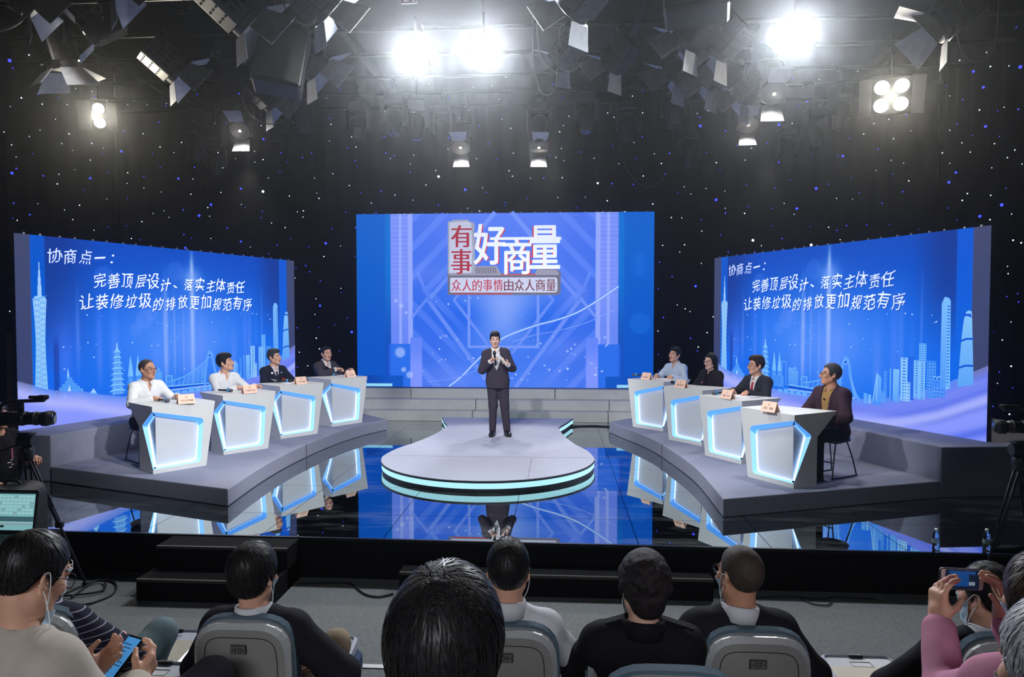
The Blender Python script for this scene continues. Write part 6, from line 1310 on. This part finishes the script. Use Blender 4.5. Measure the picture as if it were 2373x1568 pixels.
K = [('grey barn-door lamp cut by the upper left picture corner', (-5.24, 8.37, 6.30), DL, 1.0, 0, 1), ('barn-door lamp with a bright-edged lens tilted up, top left', (-5.2, 9.20, 6.30), (-.55, -.35, -.45), 1.0, 1, 0), ('barn-door lamp at the top edge beside number card 22', (-3.9, 7.93, 6.30), DL, 1.1, 0, 0),
     ('large grey vented lamp above the left speaker array', (-2.80, 8.80, 6.22), DL, 1.25, 0, 1), ('grey vented lamp below number card 65', (-4.72, 10.65, 6.25), DL, 1.15, 0, 1), ('lamp pointing down above the pair of blinding round lamps', (-5.95, 9.78, 6.05), (.15, .25, -1), 1.15, 0, 0),
     ('vented barn-door lamp right of the left speaker array', (-2.55, 10.62, 6.25), DL, 1.2, 0, 0), ('small barn-door lamp under the left speaker array', (-3.62, 11.60, 6.05), DL, 1.05, 0, 0), ('backlight with a glowing lens above the left LED wall', (-4.50, 12.25, 5.78), (.02, -.75, -.8), .95, 1, 0),
     ('barn-door lamp with one white leaf near the top, left of the two white panels', (-1.85, 8.92, 6.36), DL, 1.15, 0, 0), ('barn-door lamp at the top edge right of the two white panels', (1.24, 9.10, 6.36), DR, 1.15, 0, 0), ('lamp with hanging cable loops right of the two white panels', (1.06, 10.66, 6.3), DR, .95, 0, 1),
     ('barn-door lamp turned away, below the cable loops', (1.83, 10.78, 6.25), DR, 1.0, 0, 0), ('barn-door lamp just below the right speaker array', (2.78, 10.0, 6.30), DR, 1.1, 0, 0), ('barn-door lamp with a lit lens rim left of the third white panel', (2.83, 11.3, 6.25), DR, 1.1, 0, 0),
     ('vented lamp high between the right speaker array and the third white panel', (3.25, 10.28, 6.25), DR, 1.1, 0, 0), ('vented lamp in the middle of the right cluster', (3.33, 11.28, 6.14), DR, 1.1, 0, 0), ('lowest vented lamp of the right cluster', (3.95, 11.75, 6.04), DR, 1.05, 0, 0),
     ('backlight with a glowing half-moon lens under the third white panel', (4.35, 11.26, 5.95), (0, -.62, -.85), 1.1, 1, 0), ('small backlight with a glowing lens above the right LED wall', (4.24, 12.32, 5.75), (-.05, -.75, -.8), .9, 1, 0), ('lamp with two lit leaves above the four round lamps', (5.95, 9.73, 6.28), (-.75, .2, -.6), 1.2, 0, 0),
     ('backlight with one glowing leaf above the left half of the centre screen', (-.75, 13.22, 5.66), (0, -.55, -.85), .95, 1, 0), ('backlight with one glowing leaf above the right half of the centre screen', (.70, 13.31, 5.66), (.05, -.55, -.85), .95, 1, 0)]
for lab, p, d, s, lit, grey in K:
    fresnel(lab, p, d, s, lit, grey, doors=(46, 58, 38, 50) if not lit else (None, 80, None, 18))
for lab, p, d, s, lit, grey in K:
    if lit: q = np.array(p)+unit(d)*.08; spot('lamp_glow', tuple(q), tuple(q+unit(d)), 26, 150, WARM, .4, .05)
# soft white panels
GLOW = M('white_diffuser', (255, 255, 255), em=(244, 250, 255), es=34., var=0, light=True)
def panel(label, p, d, w, h, power):
    t = thing('soft_panel', label, 'studio lamp', p, 0, 'blinding white soft panels'); A = aim_m(d); T = (A, np.zeros(3))
    m = MB(); m.T = T; m.bbox((0, 0, -.09), (w+.07, h+.07, .16), .03); m.build('housing', LAMPB, t); m = MB(); m.T = T; m.box((0, 0, -.004), (w, h, .006)); m.build('diffuser', GLOW, t)
    for sx in ((-1,) if p[0] > 2 else (1,) if p[0] < -.5 else ()):
        m = MB(); m.T = T; m.tube(catmull([(sx*(w/2+.03), -h/2, 0), (sx*(w/2+.10), -h*.2, .08), (sx*(w/2+.12), h*.2, .08), (sx*(w/2+.05), h/2, 0)], 4), .010, 6); m.build('side_bow', STEEL, t, True)
    m = MB(); hang(m, (0, 0, .02), p); m.build('stem', LAMPB, t)
    d = unit(d); area('soft_panel_light', tuple(np.array(p)+d*.012), tuple(np.array(p)+d), power, w, h, COOL, 150); return t
panel('blinding white soft panel, leftmost of the three', (-.94, 9.99, 6.20), (.12, -.9, -.42), .37, .28, 165)
panel('blinding white soft panel in the middle of the three', (.03, 9.86, 6.20), (.06, -.9, -.42), .34, .27, 165)
panel('blinding white soft panel above the right LED wall', (4.12, 9.62, 6.20), (-.35, -.85, -.42), .44, .28, 165)
BULB = M('white_hot_lamp', (255, 255, 255), em=(255, 244, 222), es=34., var=0, light=True)
def blinder(label, p, d, cols, rows, r):
    t = thing('blinder_lamp', label, 'studio lamp', p, 0, 'round blinder lamps'); A = aim_m(d); T = (A, np.zeros(3)); w, h = cols*r*2.6, rows*r*2.6
    m = MB(); m.T = T; m.bbox((0, 0, -.10), (w+.04, h+.04, .18), .02); m.build('housing', LAMPB, t)
    for i in range(cols):
        for j in range(rows):
            c = np.array([(i-(cols-1)/2)*r*2.6, (j-(rows-1)/2)*r*2.6, 0]); m = MB(); m.T = T; m.sphere(c, (r, r, r*.35), 18, 8); m.build('lamp_bulb', BULB, t, True)
    for sx in (1, -1): m = MB(); m.T = T; m.box((sx*(w/2+.09), 0, .06), (.012, h*1.05, .20), rotm(0, sx*1.0, 0)); m.build('side_flap', LAMPB, t)
    m = MB(); hang(m, (0, 0, h/2), p); m.build('stem', LAMPB, t); d = unit(d)
    q = np.array(p)+d*.09; spot('blinder_light', tuple(q), tuple(q+d), 170, 160, (1, .92, .74), .5, .1)
blinder('pair of round white-hot lamps above the left LED wall', (-6.43, 11.29, 5.80), (.35, -.85, -.42), 1, 2, .085)
blinder('block of four round white-hot lamps above the right LED wall', (5.99, 11.03, 5.80), (-.3, -.85, -.42), 2, 2, .10)
# moving heads hung base-up from the rear pipes
MH = [((-4.16, 13.01, 5.9), .2, 'under the small left barn-door lamp'), ((-3.36, 12.23, 5.9), -.3, 'right of the small left barn-door lamp'), ((-2.59, 12.96, 5.9), 0, 'left of the centre screen, with a pale front plate'), ((-1.84, 12.5, 5.9), .3, 'below the leftmost white panel'), ((-1.1, 13.27, 5.9), -.1, 'between the two white panels, lower down'),
      ((.71, 13.17, 5.9), .1, 'under the cable loops'), ((1.54, 12.55, 5.9), 0, 'behind the barn-door lamp turned away'), ((2.33, 13.21, 5.9), -.2, 'above the right end of the centre screen'), ((3.01, 12.37, 5.9), .05, 'under the right cluster, with a pale front plate'), ((5.62, 13.21, 5.7), .3, 'left of the four round lamps, hanging low'),
      ((5.84, 12.55, 5.9), .5, 'just left of the four round lamps'), ((5.44, 14.15, 5.6), .2, 'dim and far back above the right LED wall'), ((-5.72, 13.06, 5.6), -.4, 'below and right of the pair of round lamps'), ((-5.82, 13.98, 5.5), .2, 'dim and far back above the left LED wall'), ((3.64, 14.26, 5.6), 0, 'dim and far back right of the centre screen'), ((-1.51, 12.87, 5.9), .2, 'squeezed between two others below the leftmost white panel')]
MHB, MHP = M('black_moving_head', (34, 35, 39), .4, spec=.5), M('pale_front_plate', (96, 94, 86), .4, .3)
for i, (p, a, where) in enumerate(MH):
    t = thing('moving_head_lamp', 'black moving-head lamp hanging %s' % where, 'moving light', p, a, 'moving heads hanging from the rear pipes')
    m = MB(); m.bbox((0, 0, .44), (.34, .26, .16), .03); m.build('base', MHB, t)
    for sx in (1, -1): m = MB(); o = [tuple(q) for q in round_poly([(-.07, -.02), (.07, -.02), (.10, .36), (-.10, .36)], [.06, .06, .02, .02], 4)]; m.prism(o, -.03, .03, np.array([[0, 0, 1.], [1, 0, 0], [0, 1, 0]]), (sx*.19, 0, .02)); m.build('yoke_arm', MHB, t)
    til = R(8 if i % 3 else -14); T = (rotm(til, 0, 0), np.array([0, 0, .06])); m = MB(); m.T = T; m.lathe([(.04, -.27), (.085, -.26), (.105, -.22), (.125, -.05), (.15, .02), (.15, .14), (.12, .20), (.06, .23)], n=20); m.build('head', MHB, t, True)
    m = MB(); m.T = T; m.lathe([(.078, -.2645), (.078, -.268)], n=18); m.build('front_lens', CAMG, t)
    if 'pale' in where: m = MB(); m.T = T; m.bbox((0, -.118, -.05), (.13, .05, .26), .02); m.box((0, -.146, .06), (.05, .004, .03)); m.build('front_plate', MHP, t)
    m = MB(); m.box((0, 0, .56), (.12, .06, .1)); hang(m, (0, 0, .55), p); m.build('clamp', LAMPB, t)
# loudspeaker arrays
GRILL = M('perforated_grille', (74, 70, 66), .6, .3, var=.5, vs=170, bump=.6, bs=260)
for lab, p, a, sz in (('hanging loudspeaker array with a perforated front, left of the two white panels', (-2.66, 9.3, 5.52), .25, (.62, .40, .85)), ('hanging dark loudspeaker array cut by the top edge, right of centre', (2.62, 8.3, 5.92), -.2, (.72, .4, .9))):
    t = thing('hanging_loudspeaker', lab, 'loudspeaker', p, a, None, rot=(R(-14), R(8 if a > 0 else -3), a)); w, dp, h = sz
    m = MB(); m.bbox((0, 0, h/2), sz, .03); m.build('cabinet', M('black_speaker_cabinet', (22, 22, 24), .6), t)
    m = MB(); m.add([(w/2*(2*u-1)*.95, -dp/2-.006-.05*math.sin(u*PI), z) for z in (.03, h-.03) for u in np.linspace(0, 1, 9)], [(i, i+1, i+10, i+9) for i in range(8)]); m.build('grille', GRILL, t, True)
    for sx in (1, -1): m = MB(); m.box((sx*(w/2+.008), -dp*.35, h/2), (.012, .03, h)); m.build('side_rail', STEEL, t)
    for sx in (1, -1): m = MB(); m.tube([(sx*w*.4, 0, h), (sx*w*.4, .1, h+.55)], .012, 6); m.build('hanging_bar', STEEL, t)
# pipes, number cards, cable swags
PIPE = M('black_rig_pipe', (40, 41, 46), .4, .6)
for k, y in enumerate(PIPEY):
    o = MB().cyl((-8, 0, 0), (8, 0, 0), .03, n=10).build('rig_pipe', PIPE, None, True); o.location = (0, y, PIPEZ); tag(o, 'black lighting pipe crossing the hall, %s' % ('first from the audience', 'second from the audience', 'third from the audience', 'fourth from the audience', 'fifth from the audience', 'second from the star cloth', 'nearest the star cloth')[k], 'pipe', 'lighting pipes')
for k, x in enumerate((-6.5, -2.2, 2.2, 6.5)):
    o = MB().box((0, 0, 0), (.09, 8.4, .12)).build('rig_trunking', M('dark_trunking', (34, 35, 40), .5, .4)); o.location = (x, 11.2, PIPEZ+.11); tag(o, 'dark cable trunking running front to back, %s' % ('outermost on the left', 'inner left', 'inner right', 'outermost on the right')[k], 'trunking', 'cable trunkings')
for txt, p in (('63', (-4.94, 9.05, 6.52)), ('22', (-4.56, 9.05, 6.54)), ('21', (-3.80, 9.1, 6.54)), ('65', (-4.05, 10.47, 6.44)), ('24', (-.82, 9.0, 6.54))):
    t = thing('number_card', 'small dark hanging card reading %s' % txt, 'number card', p, 0, 'number cards on the rig'); m = MB(); m.box((0, 0, 0), (.20, .01, .15)); m.build('card', M('dark_card', (38, 38, 42), .7), t)
    m = MB(); v, f = fit(txt, -.075, .075, -.05, .05); m.add([(x, -.0062, z) for x, z in v], f); m.build('digits', M('grey_digits', (150, 150, 150), .7), t); m = MB(); m.tube([(0, 0, .07), (0, 0, PIPEZ-p[2])], .006, 6); m.build('hook', STEEL, t)
def swag(label, P, r=.011): m = MB(); m.tube(catmull(P, 8), r, 6); o = m.build('hanging_cable', M('pale_grey_cable', (92, 92, 92), .5), None, True); tag(o, label, 'cable', 'cables hanging from the rig')
swag('long grey cable loop hanging right of the two white panels', [(.72, 9.9, 6.75), (.70, 10.1, 6.2), (.80, 10.2, 5.72), (.98, 10.2, 5.70), (1.06, 10.2, 6.0), (1.02, 10.25, 6.35), (1.06, 10.4, 6.45)])
swag('second grey cable loop beside the lamp with cable loops', [(.76, 9.9, 6.75), (.80, 10.1, 6.2), (1.05, 10.2, 5.98), (1.38, 10.2, 6.1), (1.45, 10.2, 6.75)])
swag('thin cable loop dangling above the right end of the centre screen', [(2.15, 13.5, 6.7), (2.3, 13.6, 5.4), (2.75, 13.6, 4.95), (3.2, 13.6, 5.4), (3.4, 13.5, 6.7)], .006)
swag('cable loop hanging from the lamp with two lit leaves', [(6.2, 9.5, 6.6), (6.05, 9.4, 6.05), (6.25, 9.4, 5.72), (6.5, 9.4, 5.9), (6.6, 9.5, 6.6)], .009)
swag('thick pale cable curving in the upper left corner', [(-6.2, 8.3, 6.0), (-5.7, 8.3, 5.98), (-5.35, 8.3, 6.15), (-5.3, 8.35, 6.6)], .018)
swag('cable drooping between the lamps left of the left speaker array', [(-3.9, 11.2, 6.6), (-3.95, 11.2, 5.9), (-3.6, 11.3, 5.62), (-3.25, 11.3, 5.8), (-3.2, 11.3, 6.5)], .008)
swag('cable drooping from the large grey vented lamp', [(-2.5, 8.7, 6.7), (-2.2, 8.7, 6.2), (-1.95, 8.75, 6.18), (-1.85, 8.8, 6.7)], .010)
